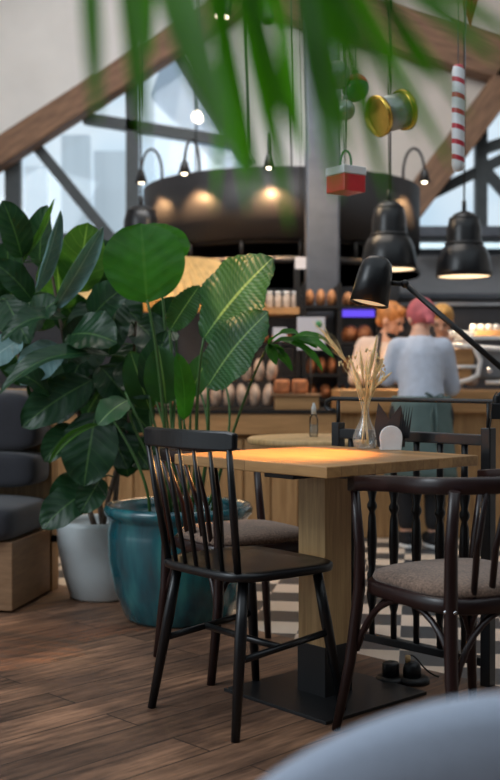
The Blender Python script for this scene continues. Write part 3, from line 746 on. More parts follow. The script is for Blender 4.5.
def head(mb, c, fwd, tilt=0):
    """c head centre, fwd unit facing vector"""
    f = V(fwd).normalized(); up = V((0,0,1)); s = f.cross(up).normalized(); u = s.cross(f).normalized()
    Rm = Matrix((s, f, u)).transposed()
    T = lambda x, y, z: V(c) + Rm @ V((x,y,z))
    mb.ball(T(0,-.012,.02), (.074,.092,.085), 18, Rm)       # skull
    mb.ball(T(0,.022,-.035), (.056,.062,.068), 16, Rm)      # face, jaw
    mb.ball(T(0,.072,-.085+.0), (.022,.016,.018), 10, Rm)   # chin
    mb.tube([T(0,.075,.012), T(0,.098,-.02), T(0,.102,-.03)], [.007,.012,.014], 8)
    mb.ball(T(0,.096,-.032), (.016,.013,.010), 8, Rm)
    mb.ball(T(0,.080,-.056), (.022,.010,.008), 8, Rm)       # lips
    for k in (-1,1):
        mb.ball(T(k*.076,-.005,-.012), (.009,.02,.032), 8, Rm)
        mb.ball(T(k*.030,.070,.025), (.02,.012,.006), 8, Rm)   # brow
    return T, Rm
def person(label, loc, fwd2, J, shirt, pants, hair_m, hair_fn, extras=None, headfwd=None, nm='person'):
    g = empty(nm, loc, 0, label, 'person')
    mb = MB()
    hc = V(J['head'])
    T, Rm = head(mb, hc, headfwd or fwd2)
    nk = V(J['neck'])
    limb(mb, [nk, hc+V((0,0,-.05))], [.052,.050])
    limb(mb, [J['pelvis'], J['waist'], J['chest'], nk], [.12,.105,.12,.06], 16)
    for s in ('L','R'):
        limb(mb, [J['chest'], J['sh'+s], J['el'+s], J['wr'+s]], [.08,.05,.038,.025])
        hand(mb, J['wr'+s], V(J['wr'+s])-V(J['el'+s]) + V((0,0,-.02)))
        limb(mb, [J['pelvis'], J['hip'+s], J['kn'+s], J['an'+s]], [.11,.085,.058,.038])
        fd = V((fwd2[0], fwd2[1], 0)).normalized()
        a = V(J['an'+s]); limb(mb, [a, a+fd*.10+V((0,0,-a.z+.03))], [.036,.026])
    mb.build('body', 'skin', g, remesh=.007)
    mb = MB()
    limb(mb, [J['pelvis'], J['waist'], J['chest'], V(J['chest']).lerp(nk,.8)], [.142,.132,.142,.07], 16)
    limb(mb, [J['shL'], J['shR']], [.066,.066])
    for s in ('L','R'): limb(mb, [J['chest'], J['sh'+s], J['el'+s], V(J['el'+s]).lerp(V(J['wr'+s]),.75)], [.10,.068,.054,.042])
    mb.build('shirt', shirt, g, remesh=.014)
    mb = MB()
    for s in ('L','R'): limb(mb, [V(J['pelvis'])+V((0,0,-.04)), J['hip'+s], J['kn'+s], V(J['an'+s])+V((0,0,.07))], [.135,.105,.074,.058])
    mb.build('trousers', pants, g, remesh=.014)
    for s in ('L','R'):
        a = V(J['an'+s]); fd = V((fwd2[0], fwd2[1], 0)).normalized(); fr = Matrix((V((fd.y,-fd.x,0)), fd, V((0,0,1)))).transposed()
        mb = MB(); mb.ball((a.x+fd.x*.06, a.y+fd.y*.06, .045), (.046,.135,.042), 14, fr); mb.ball((a.x, a.y, .07), (.045,.05,.045), 10, fr)
        for v in mb.bm.verts: v.co.z = max(v.co.z, .004)
        sh = mb.build('shoe', 'trouser', g)
        mb = MB(); mb.lathe([(1,0.0),(1,.02),(.01,.021)], (a.x+fd.x*.06, a.y+fd.y*.06, .001), seg=20)
        for v in mb.bm.verts:
            o = V((v.co.x-a.x-fd.x*.06, v.co.y-a.y-fd.y*.06, 0)); lx = o.dot(V((fd.y,-fd.x,0)))*.05; ly = o.dot(fd)*.142
            v.co = V((a.x+fd.x*.06, a.y+fd.y*.06, v.co.z)) + V((fd.y,-fd.x,0))*lx + fd*ly
        mb.build('sole', 'white', sh)
    for k in (-1,1):
        mb = MB(); mb.ball(T(k*.030,.078,.008), (.012,.009,.008), 8, Rm); mb.build('eye', 'trouser', g)
    hair_fn(g, T, Rm, hair_m)
    if extras: extras(g, T, Rm, J)
    return g
def scarf(g, T, Rm, m):
    mb = MB(); mb.ball(T(0,-.018,.030), (.087,.104,.093), 20, Rm); mb.ball(T(0,-.085,-.02), (.055,.045,.05), 12, Rm)
    mb.tube([T(0,-.11,-.04), T(.012,-.12,-.075), T(.015,-.115,-.11)], [.02,.022,.012], 8, flat=.5)
    mb.tube([T(0,-.11,-.04), T(-.012,-.12,-.07), T(-.02,-.115,-.10)], [.02,.02,.012], 8, flat=.5)
    mb.build('headscarf', m, g, remesh=.009)
def hairshort(g, T, Rm, m):
    mb = MB(); mb.ball(T(0,-.026,.034), (.086,.100,.092), 20, Rm); mb.ball(T(0,-.06,-.03), (.066,.05,.05), 12, Rm); mb.ball(T(0,.045,.088), (.055,.04,.03), 10, Rm)
    mb.build('hair', m, g, remesh=.009)
def apron_wrap(z0, z1, r, tie=True, halfopen=False, m='teal_cloth'):
    def fn(g, T, Rm, J):
        pv = V(J['pelvis'])
        mb = MB()
        seg = 48; rows = 9; R = []
        for i in range(rows):
            t = i/(rows-1); z = z0+(z1-z0)*t; rr = r+.02+.035*t
            R.append([mb.bm.verts.new((pv.x+(rr*1.12+.010*t*math.sin(9*a))*math.cos(a), pv.y+(rr*.92+.010*t*math.sin(9*a))*math.sin(a), z)) for a in [2*PI*k/seg for k in range(seg)]])
        for A, B in zip(R, R[1:]):
            for k in range(seg): mb.face([A[k], A[(k+1)%seg], B[(k+1)%seg], B[k]], True)
        ap = mb.build('apron', m, g, solid=.006)
        mb = MB(); zb_ = z0-.01; y = pv.y-(r+.02)*.92-.012
        mb.tube(bez((pv.x+.05,y,zb_),(pv.x-.0,y-.02,zb_+.05),(pv.x-.04,y-.02,zb_+.03),(pv.x+.05,y,zb_)), .009, 6, flat=.5)
        mb.tube(bez((pv.x+.05,y,zb_),(pv.x+.10,y-.02,zb_+.05),(pv.x+.13,y-.02,zb_),(pv.x+.05,y,zb_)), .009, 6, flat=.5)
        mb.tube([(pv.x+.05,y,zb_),(pv.x+.065,y-.01,zb_-.12),(pv.x+.06,y-.01,zb_-.26)], .009, 6, flat=.4)
        mb.tube([(pv.x+.05,y,zb_),(pv.x+.03,y-.01,zb_-.10),(pv.x+.04,y-.01,zb_-.2)], .009, 6, flat=.4)
        mb.build('apron_tie', m, ap)
    return fn
X0 = P(421,0,6.35).x
person('person in a pink headscarf, pale blue shirt and teal apron standing with back turned', (X0,6.33,0), (-.15,1,0),
    dict(pelvis=(0,-.02,.82), waist=(0,.0,.95), chest=(.0,.04,1.10), neck=(.01,.09,1.25), head=(.025,.16,1.345),
         shL=(-.125,.05,1.165), shR=(.135,.05,1.165), elL=(-.19,.06,.99), elR=(.20,.10,.93), wrL=(-.20,.28,1.0), wrR=(.12,.30,.99),
         hipL=(-.09,-.02,.78), hipR=(.09,-.02,.78), knL=(-.09,.03,.43), knR=(.09,.02,.43), anL=(-.08,-.0,.08), anR=(.075,-.03,.08)),
    'shirt', 'trouser', 'pink', scarf, apron_wrap(.885,.40,.13), headfwd=(-.25,1,-.55))
def straps(g, T, Rm, J):
    c = V(J['chest'])
    mb = MB(); mb.tube([V(J['neck'])+V((-.05,-.03,.02)), c+V((-.06,-.145,.02)), V(J['waist'])+V((-.06,-.135,0))], .014, 8, flat=.35)
    mb.tube([V(J['neck'])+V((.06,-.03,.02)), c+V((.06,-.145,.02)), V(J['waist'])+V((.05,-.135,0))], .014, 8, flat=.35)
    mb.ball(V(J['waist'])+V((0,-.05,-.02)), (.125,.1,.11), 14); mb.build('apron', 'trouser', g)
    mb = MB(); mb.ball(T(0,.045,-.088), (.05,.045,.026), 12, Rm); mb.build('lowered_mask', 'trouser', g)
GX = P(384,0,7.5).x
person('person with short ginger hair and cream shirt looking down behind the bar', (GX,7.5,0), (.6,-.8,0),
    dict(pelvis=(0,0,.83), waist=(0,.0,.96), chest=(.0,-.02,1.13), neck=(.02,-.05,1.28), head=(.045,-.08,1.385),
         shL=(-.13,.0,1.21), shR=(.12,-.04,1.21), elL=(-.20,-.05,.98), elR=(.17,-.12,.98), wrL=(-.05,-.25,1.0), wrR=(.14,-.30,1.02),
         hipL=(-.09,0,.80), hipR=(.09,0,.80), knL=(-.09,-.03,.45), knR=(.09,-.03,.45), anL=(-.08,0,.08), anR=(.08,0,.08)),
    'cream', 'trouser', 'ginger', hairshort, straps, headfwd=(.9,-.6,-.55))
TX = P(445,0,7.95).x
person('person with blond hair half hidden behind the pink headscarf', (TX,7.95,0), (-.5,-.8,0),
    dict(pelvis=(0,0,.85), waist=(0,.0,.98), chest=(.0,-.02,1.13), neck=(-.01,-.04,1.29), head=(-.03,-.07,1.40),
         shL=(-.13,-.03,1.21), shR=(.13,.0,1.21), elL=(-.19,-.1,.98), elR=(.18,-.1,.98), wrL=(-.12,-.28,1.0), wrR=(.05,-.30,1.0),
         hipL=(-.09,0,.82), hipR=(.09,0,.82), knL=(-.09,-.03,.45), knR=(.09,-.03,.45), anL=(-.08,0,.08), anR=(.08,0,.08)),
    'cream', 'trouser', 'blond', hairshort, None, headfwd=(-.3,-1,-.5))

# ------------------------------------------------------------------ SQUARE TABLE
TA = math.radians(-45-3.3)
TC = V((.235, 3.395, 0))
g = empty('dining_table', TC, TA, 'square oak dining table on a chunky post, vase on it', 'table')
S = .672
MB().box((0,0,.734), (S,S,.032)).build('tabletop', 'oak', g, bevel=.003)
MB().box((0,0,.40), (.118,.118,.575)).build('post', 'oakpost', g, bevel=.003)
MB().box((0,0,.0855), (.122,.122,.155)).build('post_shoe', 'blackmetal', g, bevel=.002)
MB().box((0,0,.005), (.45,.45,.010)).build('base_plate', 'blackmetal', g, bevel=.001)
mb = MB(); mb.box((.0,.0,.703), (.30,.13,.030)); mb.box((0,0,.703), (.128,.40,.030)); mb.build('top_bracket', 'blackmetal', g, bevel=.002)

# ------------------------------------------------------------------ SPINDLE CHAIR
g = empty('spindle_chair', (-.01,3.22,0), math.atan2(.64,.77), 'black wooden spindle-back chair standing left in front of the square table', 'chair')
def seatslab(hx, hy, z, t, front=1.0, n=10, back=1.0):
    pts = []
    for k in range(48):
        a = 2*PI*k/48; c, s = math.cos(a), math.sin(a)
        x = abs(c)**(2/n*2.2)*math.copysign(1,c)*hx; y = abs(s)**(2/n*2.2)*math.copysign(1,s)*hy
        y *= back+(front-back)*(x/hx*.5+.5)
        pts.append((x,y,z))
    return pts
mb = MB()
ring = seatslab(.20,.225,.43,.0, front=1.0, back=.93)
for (sc, z) in ((.90,.422),(1,.430),(1,.446),(.97,.452)): pass
rings = []
for (sc, z) in ((.90,.422),(.99,.428),(1,.438),(.995,.448),(.96,.4515),(.75,.446),(.45,.442),(.15,.443)):
    rings.append([mb.bm.verts.new((x*sc, y*sc, z)) for x, y, _ in ring])
for A, B in zip(rings, rings[1:]):
    for k in range(48): mb.face([A[k], A[(k+1)%48], B[(k+1)%48], B[k]], True)
mb.face(rings[0][::-1]); mb.face(rings[-1], True)
mb.build('seat', 'black', g)
for sx, sy in ((-1,1),(-1,-1),(1,1),(1,-1)):
    a = V((sx*.14, sy*.155, .425)); b = V((sx*.205, sy*.20, 0))
    MB().tube([a, a.lerp(b,.35), b], [.0145,.0175,.0125], 14).build('leg', 'black', g)
def legp(sx, sy, z): return V((sx*.205, sy*.20, 0)).lerp(V((sx*.14, sy*.155, .425)), z/.425)
for sy in (-1,1): MB().tube([legp(-1,sy,.21), legp(1,sy,.24)], .010, 10).build('stretcher', 'black', g)
MB().tube([legp(-1,-1,.21).lerp(legp(1,-1,.24),.45), legp(-1,1,.21).lerp(legp(1,1,.24),.45)], .010, 10).build('stretcher', 'black', g)
# back rail: curved board
def railpt(t, z): return V((-.215-.035*(1-t*t) , t*.215, z))
mb = MB(); n = 16; R = []
for i in range(n+1):
    t = -1+2*i/n; c = railpt(t, 0); h = .028 if abs(t) < .95 else .022
    zc_ = .818
    R.append([mb.bm.verts.new(c+V((dx,0,zc_+dz))) for dx, dz in ((-.009,-h),(.009,-h),(.010,h),(-.008,h))])
for A, B in zip(R, R[1:]):
    for k in range(4): mb.face([A[k], A[(k+1)%4], B[(k+1)%4], B[k]])
mb.face(R[0][::-1]); mb.face(R[-1])
mb.build('top_rail', 'black', g, bevel=.006)
for i in range(7):
    t = -1+2*i/6; top = railpt(t*.90, .80); bot = V((-.168-.018*(1-t*t), t*.165, .446))
    r = .0105 if abs(t) == 1 else .0065
    MB().tube([bot, bot.lerp(top,.5), top], [r, r*1.1, r*.8], 10).build('spindle', 'black', g)

# ------------------------------------------------------------------ BENTWOOD ARMCHAIRS
bc = empty('bentwood_armchair', (.575,2.93,0), math.radians(118), 'dark bentwood armchair with brown seat at the right of the square table', 'chair')
g = bc
def sq(hx, hy, n=48, e=.5, trap=.04):
    out = []
    for k in range(n):
        a = 2*PI*k/n; c, s = math.cos(a), math.sin(a)
        x = abs(c)**e*math.copysign(1,c)*hx; y = abs(s)**e*math.copysign(1,s)*hy*(1+trap*c)
        out.append((x,y))
    return out
def ringmesh(base, levels, capb=True, capt=True):
    mb = MB(); R = [[mb.bm.verts.new((x*s, y*s, z)) for x, y in base] for s, z in levels]; n = len(base)
    for A, B in zip(R, R[1:]):
        for k in range(n): mb.face([A[k], A[(k+1)%n], B[(k+1)%n], B[k]], True)
    if capb: mb.face(R[0][::-1])
    if capt: mb.face(R[-1], True)
    return mb
base = sq(.215,.215, e=.55, trap=.05)
ringmesh(base, ((.97,.398),(1,.402),(1,.434),(.97,.438))).build('seat_frame', 'darkwood', g)
ringmesh(base, ((.93,.436),(.955,.444),(.93,.458),(.80,.470),(.5,.477),(.2,.479))).build('seat_cushion', 'brownfab', g)
ZR = .715
for s in (-1,1):
    # back leg continuous to the top rail
    MB().tube([(-.235,s*.205,0),(-.205,s*.20,.25),(-.20,s*.198,.42),(-.21,s*.205,.58),(-.235,s*.215,ZR)], [.014,.017,.018,.016,.014], 12).build('back_leg', 'darkwood', g)
    # front leg rises to the arm
    MB().tube([(.25,s*.245,0),(.222,s*.215,.2),(.20,s*.20,.40),(.19,s*.205,.52),(.185,s*.225,ZR-.03)], [.0125,.016,.017,.015,.013], 12).build('front_leg', 'darkwood', g)
    MB().tube(bez((-.205,s*.187,.23),(-.16,s*.187,.46),(.14,s*.19,.46),(.212,s*.20,.23),14), .0085, 10).build('side_arch', 'darkwood', g)
MB().tube(bez((.212,-.20,.23),(.19,-.13,.46),(.19,.13,.46),(.212,.20,.23),14), .0085, 10).build('front_arch', 'darkwood', g)
MB().tube(bez((-.205,-.187,.23),(-.19,-.12,.46),(-.19,.12,.46),(-.205,.187,.23),14), .0085, 10).build('back_arch', 'darkwood', g)
# continuous bent rail (arms + back)
path = []
for i in range(33):
    t = i/32; a = -PI/2 - (t-.5)*PI   # from one arm round the back to the other
    # superellipse U
    u = (t-.5)*2
    if abs(u) > .62: x = .20-(1-abs(u))/.38*.28; y = math.copysign(.228+.012*math.sin((1-abs(u))/.38*PI/2), u)
    else:
        ang = u/.62*PI/2; x = -.08-.19*math.cos(ang)**.75 if math.cos(ang) > 0 else -.08; y = .24*math.sin(ang)
    z = ZR + .012*math.cos(u*PI/2) - .018*(abs(u)**4)
    path.append(V((x,y,z)))
mb = MB(); R = []
for i, p in enumerate(path):
    d = (path[min(i+1,32)]-path[max(i-1,0)]); d.z = 0; d.normalize(); nrm = V((d.y,-d.x,0))
    hh_, w_ = .021, .011
    R.append([mb.bm.verts.new(p+nrm*a*w_+V((0,0,b*hh_))) for a, b in ((-1,-.8),(-.6,-1),(.6,-1),(1,-.8),(1,.8),(.6,1),(-.6,1),(-1,.8))])
for A, B in zip(R, R[1:]):
    for k in range(8): mb.face([A[k], A[(k+1)%8], B[(k+1)%8], B[k]], True)
mb.face(R[0][::-1]); mb.face(R[-1]); mb.build('bent_rail', 'darkwood', g)
for i in range(5):
    t = -1+2*i/4
    MB().tube([(-.185,t*.115,.43),(-.205,t*.12,.56),(-.262+.012*t*t,t*.13,ZR-.005)], [.0085,.009,.0075], 8).build('back_spindle', 'darkwood', g)
for s in (-1,1):
    MB().lathe([(.005,0),(.005,.003),(.001,.004)], (-.2,s*.215,.415), V((0,s,0)), 10).build('screw', 'chrome', g)
    MB().lathe([(.005,0),(.005,.003),(.001,.004)], (-.216,s*.198,.415), V((-1,0,0)), 10).build('screw', 'chrome', g)
cb = copy_tree(bc); cb.location = (-.025,3.78,0); cb.rotation_euler.z = math.radians(30)
cb['label'] = 'dark bentwood armchair with brown seat seen behind the black spindle chair'
bc['group'] = cb['group'] = 'bentwood armchairs around the tables'

# ------------------------------------------------------------------ RAILING
rz = math.radians(135)
g = empty('railing', (.765,3.475,0), rz, 'low black railing with turned balusters right behind the square table', 'railing')
LR = .63
def post(x):
    MB().box((x,0,.415), (.036,.036,.83)).build('post', 'black', g, bevel=.003)
post(0); post(LR)
MB().box((LR/2,0,.79), (LR,.03,.035)).build('upper_rail', 'black', g, bevel=.003)
MB().box((LR/2,0,.075), (LR,.03,.028)).build('lower_rail', 'black', g, bevel=.003)
mb = MB(); mb.tube([(-.10,0,.915),(0,0,.915),(LR,0,.915),(LR+.03,0,.915),(LR+.055,0,.905),(LR+.06,0,.885),(LR+.045,0,.872),(LR+.02,0,.872)], .008, 10); mb.tube([(0,0,.82),(0,0,.915)], .007, 8); mb.tube([(LR,0,.82),(LR,0,.915)], .007, 8)
mb.build('handrail', 'blackmetal', g)
prof = [(.011,.085),(.011,.18),(.016,.20),(.020,.23),(.014,.27),(.018,.285),(.018,.30),(.012,.315),(.014,.34),(.018,.42),(.014,.50),(.010,.52),(.018,.535),(.018,.545),(.011,.56),(.019,.60),(.012,.66),(.011,.78)]
for i in range(6):
    x = .09+i*(LR-.15)/5
    MB().lathe(prof, (x,0,0), seg=14).build('baluster', 'black', g)

# ------------------------------------------------------------------ DESK LAMP
LY = 3.5
hA = P(379,256,LY); hB = P(369,304,LY-.012)      # crown -> mouth
ax = (hB-hA).normalized()
base = P(497,408,3.42)
g = empty('desk_lamp', base, 0, 'black articulated desk lamp clamped to the railing, shade lit inside', 'lamp')
o = lambda p: V(p)-base
Lh = (hB-hA).length; r1 = 19.5/F*LY
mb = MB(); mb.lathe([(.001,0),(r1*.48,.006),(r1*.74,.022),(r1*.86,.05),(r1*.91,.08),(r1,Lh),(r1*.95,Lh),(r1*.80,.08),(r1*.5,.03),(.001,.02)], o(hA), ax, 32)
mb.build('lamp_shade', 'black', g)
mb = MB(); mb.lathe([(r1*.93,Lh-.008),(r1*.77,.085),(r1*.5,.034),(.001,.026)], o(hA), ax, 28); mb.build('shade_lining', mat('cream_lining', (.8,.68,.5), .6, emit=(1,.72,.42), es=.5), g)
bc_ = hA+ax*(Lh*.72)
mb = MB(); mb.ball(o(bc_), .022, 12); mb.build('bulb', 'bulb', g)
j0, j1 = P(391,283,LY), P(401,284,LY); e1_ = P(478,349,3.44); e2_ = P(520,384,3.42); 
mb = MB(); mb.tube([o(j0), o(j1)], .008, 8); mb.ball(o(P(405,284,LY)), .014, 12); mb.build('shade_joint', 'blackmetal', g)
mb = MB(); mb.tube([o(P(405,284,LY)), o(e2_)], .0095, 10); mb.build('upper_arm', 'blackmetal', g)
mb = MB(); mb.ball(o(e2_), .016, 12); mb.build('elbow', 'blackmetal', g)
mb = MB(); mb.tube([o(e2_), o(P(499,395,3.42)), V((0,0,0))], .0085, 10); mb.build('lower_arm', 'blackmetal', g)
mb = MB(); mb.box((0,0,-.01), (.04,.04,.05)); mb.tube([(0,0,.01),(0,0,.04)], .012, 10); mb.build('clamp', 'blackmetal', g, bevel=.003)
mb = MB(); mb.tube(bez(o(P(497,392,3.4)), o(P(489,400,3.4)), o(P(494,415,3.4)), o(P(489,430,3.4))), .002, 6); mb.build('cable', 'blackmetal', g)
l = bpy.data.lights.new('desk_lamp_light', 'SPOT'); l.energy = 85; l.color = (1,.46,.12); l.spot_size = math.radians(84); l.spot_blend = .9; l.shadow_soft_size = .02
lo = bpy.data.objects.new('desk_lamp_light', l); COL.objects.link(lo); lo.location = hA+ax*(Lh+.0)
dirv = (P(290,450,3.35)-lo.location).normalized()
dirv = V((-.56,-.10,-.86)).normalized()
lo.rotation_euler = dirv.to_track_quat('-Z','Y').to_euler()

# ------------------------------------------------------------------ VASE, NAPKIN HOLDER
vp = V((.3905, 3.67, .75))
g = empty('glass_vase', vp, 0, 'clear glass bud vase holding dried wheat on the square table', 'vase')
mb = MB(); mb.lathe([(.001,.0015),(.024,.001),(.037,.010),(.043,.028),(.041,.045),(.033,.066),(.021,.088),(.014,.108),(.012,.135),(.016,.155),(.018,.158)], seg=32)
mb.build('glass_body', 'vaseglass', g, recalc=False)
mb = MB(); mb.tube([(-.01,.004,.012),(.0,0,.06),(.004,0,.15)], .0015, 5)
wd = empty('wheat_bunch', vp+V((0,0,.012)), 0, 'bunch of dried golden wheat ears standing in the glass vase', 'dried flowers')
mb.bm.free()
def ear(p, d, L, r, awn):
    mb = MB(); d = V(d).normalized(); x, y, _ = frame(d)
    n = int(L/.006)
    for i in range(n):
        t = i/n; c = V(p)+d*L*t; k = r*(math.sin(PI*min(1,t*.85+.15)))**.6
        for s in range(3):
            a = s*2*PI/3+i*.9; o2 = x*math.cos(a)+y*math.sin(a)
            mb.ball(c+o2*k*.55, (k*.42,k*.42,.0065), 6, Matrix((x,y,d)).transposed())
            if awn and i % 2 == 0: mb.tube([c+o2*k*.6, c+o2*(k+awn*.28)+d*awn], [.0006,.0003], 4)
    return mb
heads = [((322,330),(345,360),1,.05),((388-11,335),(370,372),0,0),((372,352),(368,380),0,.02),((384,358),(373,380),0,.0),((360,350),(363,378),0,.02),((352,362),(358,388),0,.0),((392,372),(376,386),0,0),((377,362),(371,392),0,.015),((357,372),(361,396),0,0),((366,360),(367,392),0,0),((380,372),(372,395),0,0),((350,358),(362,392),0,0)]
for k, (tp, bt, big, awn) in enumerate(heads):
    dy = random.uniform(-.03,.03); T_, B_ = P(tp[0],tp[1],vp.y+dy)-wd.location, P(bt[0],bt[1],vp.y+dy*.6)-wd.location
    L_ = (T_-B_).length
    e = ear(B_, T_-B_, L_, .008 if big else .006, awn).build('wheat_ear', 'wheat', wd)
    mb = MB(); ang = random.uniform(0,6.28)
    mb.tube(bez(B_, B_-(T_-B_).normalized()*.03, V((random.uniform(-.004,.004),random.uniform(-.004,.004),.12)), V((.013*math.cos(ang),.013*math.sin(ang),.003)), 10), .0013, 5); mb.build('stalk', 'wheat', wd)
mb = MB()
for k in range(16):
    a = P(random.uniform(340,384), random.uniform(345,385), vp.y+random.uniform(-.03,.03))-wd.location
    mb.tube([V((0,0,.14)), V((0,0,.14)).lerp(a,.5)+V((0,0,.01)), a], [.0010,.0010,.0006], 4)
    for q in range(4): mb.ball(a+V((random.uniform(-.008,.008),random.uniform(-.006,.006),random.uniform(-.014,.008))), (.003,.003,.005), 5)
mb.build('dried_grass', 'wheat', wd)

npos = V((.468, 3.60, .75))
g = empty('napkin_holder', npos, 0, 'white rounded napkin holder on the square table right of the vase', 'napkin holder')
def dome(y, t, s=1):
    pts = []
    for k in range(25):
        a = PI*k/24; pts.append((math.cos(a)*.038*s*(1+.05*math.sin(a)), y, .036+math.sin(a)**.85*.046*s))
    pts = [(.034*s,y,0)]+pts+[(-.034*s,y,0)]
    return pts
MB().prism(dome(-.012,0), (0,1,0), .01).build('front_plate', 'porcelain', g, bevel=.003)
MB().prism(dome(.022,0), (0,1,0), .008).build('back_plate', 'porcelain', g, bevel=.003)
MB().box((0,.008,.005), (.06,.035,.008)).build('base', 'porcelain', g)
nk = empty('paper_napkins', npos+V((0,.01,.01)), 0, 'dark brown paper napkins folded to points in the white holder', 'napkins')
for k, (x0_, xt, h_, yy) in enumerate(((-.016,-.040,.148,.004),(.018,.034,.14,.001))):
    MB().prism([(x0_-.026,yy,0.0),(x0_+.03,yy,0.0),(x0_+.036,yy,.06),(xt,yy,h_),(x0_-.036,yy,.07)], (0,1,0), .0035).build('napkin', 'napkin', nk)
mb = MB()
for k in range(5): mb.prism([(.024+.007*k,-.004,.03),(.034+.007*k,-.004,.03),(.038+.009*k,-.004,.136+.004*(k%2))], (0,1,0), .002)
mb.build('napkin_fringe', 'trouser', nk)

# ------------------------------------------------------------------ FLOOR SOCKETS
sp_ = V(((402-250)/F*3.53, 3.53, 0))
g = empty('floor_socket', sp_, .1, 'pair of black floor sockets with a plugged cable beside the table base', 'socket')
mb = MB(); mb.lathe([(.050,0),(.050,.012),(.042,.018),(.001,.018)], (-.035,0,0), seg=28); mb.lathe([(.052,0),(.052,.014),(.044,.02),(.001,.02)], (.035,-.02,0), seg=28); mb.build('base', 'blackmetal', g)
MB().lathe([(.028,.016),(.028,.058),(.024,.063),(.001,.063)], (-.036,0,0), seg=24).build('socket_body', 'black', g)
MB().lathe([(.030,.018),(.030,.048),(.024,.062),(.016,.07),(.001,.07)], (.030,-.02,0), seg=24).build('socket_body', 'black', g)
MB().lathe([(.009,.066),(.009,.088),(.001,.09)], (.016,-.02,0), seg=12).build('plug', 'oakpost', g)
MB().tube(bez((.016,-.02,.085),(.05,0,.10),(.07,.03,.02),(.13,.02,.004),12), .0028, 6).build('cable', 'blackmetal', g)

# ------------------------------------------------------------------ SOFA
sa = math.radians(-9.5)
d_ = V((math.sin(-sa), math.cos(sa), 0)); w_ = V((-math.cos(sa), math.sin(-sa), 0))
g = empty('sofa', (-1.0,4.53,0), sa, 'grey cushioned bench sofa on a wooden base at the left edge', 'sofa')
# local: x right along width (sofa goes to -x), y depth
MB().box((-.9,.24,.155), (1.8,.46,.29)).build('base', 'sofawood', g, bevel=.004)
MB().box((-.9,.54,.47), (1.8,.09,.94)).build('back_panel', 'pinev', g, bevel=.004)
def cushion(c, s, name, rx=0):
    mb = MB(); nx, ny, nz = 14, 8, 5
    bmesh.ops.create_cube(mb.bm, size=1); bmesh.ops.subdivide_edges(mb.bm, edges=mb.bm.edges[:], cuts=7, use_grid_fill=True)
    R = Matrix.Rotation(rx, 3, 'X')
    for v in mb.bm.verts:
        p = v.co*2; q = [max(-1,min(1,t)) for t in p]
        f = 1-.06*(abs(q[0])**4*abs(q[1])**4) 
        b = [1,1,1]
        x = q[0]*(1-.04*q[1]**4-.05*q[2]**4); y = q[1]*(1-.05*q[2]**4-.04*q[0]**4); z = q[2]*(1-.18*max(abs(q[0]),abs(q[1]))**6)
        v.co = V(c)+R @ V((x*s[0]/2, y*s[1]/2, z*s[2]/2))
        v.co += V((0,0,1))*.004*noise.noise(v.co*7)
    for f in mb.bm.faces: f.smooth = True
    return mb.build(name, 'greyfab', g, sub=1)
cushion((-.44,.22,.375), (.90,.53,.17), 'seat_cushion'); cushion((-1.36,.22,.375), (.90,.53,.17), 'seat_cushion')
for x in (-.46,-1.36):
    cushion((x,.42,.575), (.90,.25,.17), 'back_cushion', 0).scale = (1,1,1)
    cushion((x,.43,.795), (.90,.22,.28), 'back_cushion', .1)
MB().tube([(.0,.5,.245),(.035,.5,.245),(.06,.5,.245)], [.018,.016,.03], 16).build('knob', 'black', g)

# ------------------------------------------------------------------ PLANTERS AND PLANTS
def leaf(a, b, w, m, parent, nrm=(0,-1,.2), bend=.1, fold=.12, ruf=.02, shape='oval', name='leaf', curl=0, seed=None, pleat=0):
    """blade from a (base) to b (tip), width w; bend lifts the middle along the normal"""
    a, b = V(a), V(b); d = b-a; L = d.length; d.normalize()
    n = V(nrm); n = (n-d*n.dot(d)); n = n.normalized() if n.length > 1e-3 else frame(d)[1]
    s = d.cross(n).normalized()
    mb = MB(); nv, nu = (110 if pleat else 18), 8; rows = []; ph = (seed if seed is not None else random.random()*6)
    for i in range(nv+1):
        t = i/nv
        if shape == 'oval': k = (math.sin(PI*min(1,t**.85)))**.62 * (.80+.25*t)
        elif shape == 'fiddle': k = (math.sin(PI*t**.72 if t < 1 else PI))**.55*(.72+.5*t) if t < 1 else 0
        elif shape == 'round': k = math.sqrt(max(0,1-(2*t-1)**2))
        elif shape == 'strap': k = min(1,t*6+.25)*(1-t**3)**.7
        else: k = math.sin(PI*t**.8)**.8
        k = max(k, .015)
        tw = curl*t
        s2 = s*math.cos(tw)+n*math.sin(tw); n2 = n*math.cos(tw)-s*math.sin(tw)
        c = a+d*L*t+n*bend*L*math.sin(PI*t*.9)
        row = []
        for j in range(nu+1):
            u = -1+2*j/nu
            off = s2*u*w/2*k*math.cos(fold*1.0*abs(u)) + n2*(abs(u)**1.3)*w*.5*k*math.sin(fold)
            off += n2*ruf*math.sin(t*17+ph+u*2)*abs(u)**2*w*1.2
            if pleat: off += n2*pleat*abs(u)**.7*math.sin((t-.25*abs(u))*2*PI*19+.8*math.sin(t*23+ph)) - d*pleat*3*abs(u)*((t*13+u*3) % 1 if abs(u) == 1 else 0)
            row.append(mb.bm.verts.new(c+off))
        rows.append(row)
    for i in range(nv):
        for j in range(nu):
            f = mb.face([rows[i][j], rows[i][j+1], rows[i+1][j+1], rows[i+1][j]], True)
            if f:
                for lp, (q, r) in zip(f.loops, ((i,j),(i,j+1),(i+1,j+1),(i+1,j))): lp[mb.uv].uv = (r/nu, q/nv)
    return mb.build(name, m, parent, recalc=False)

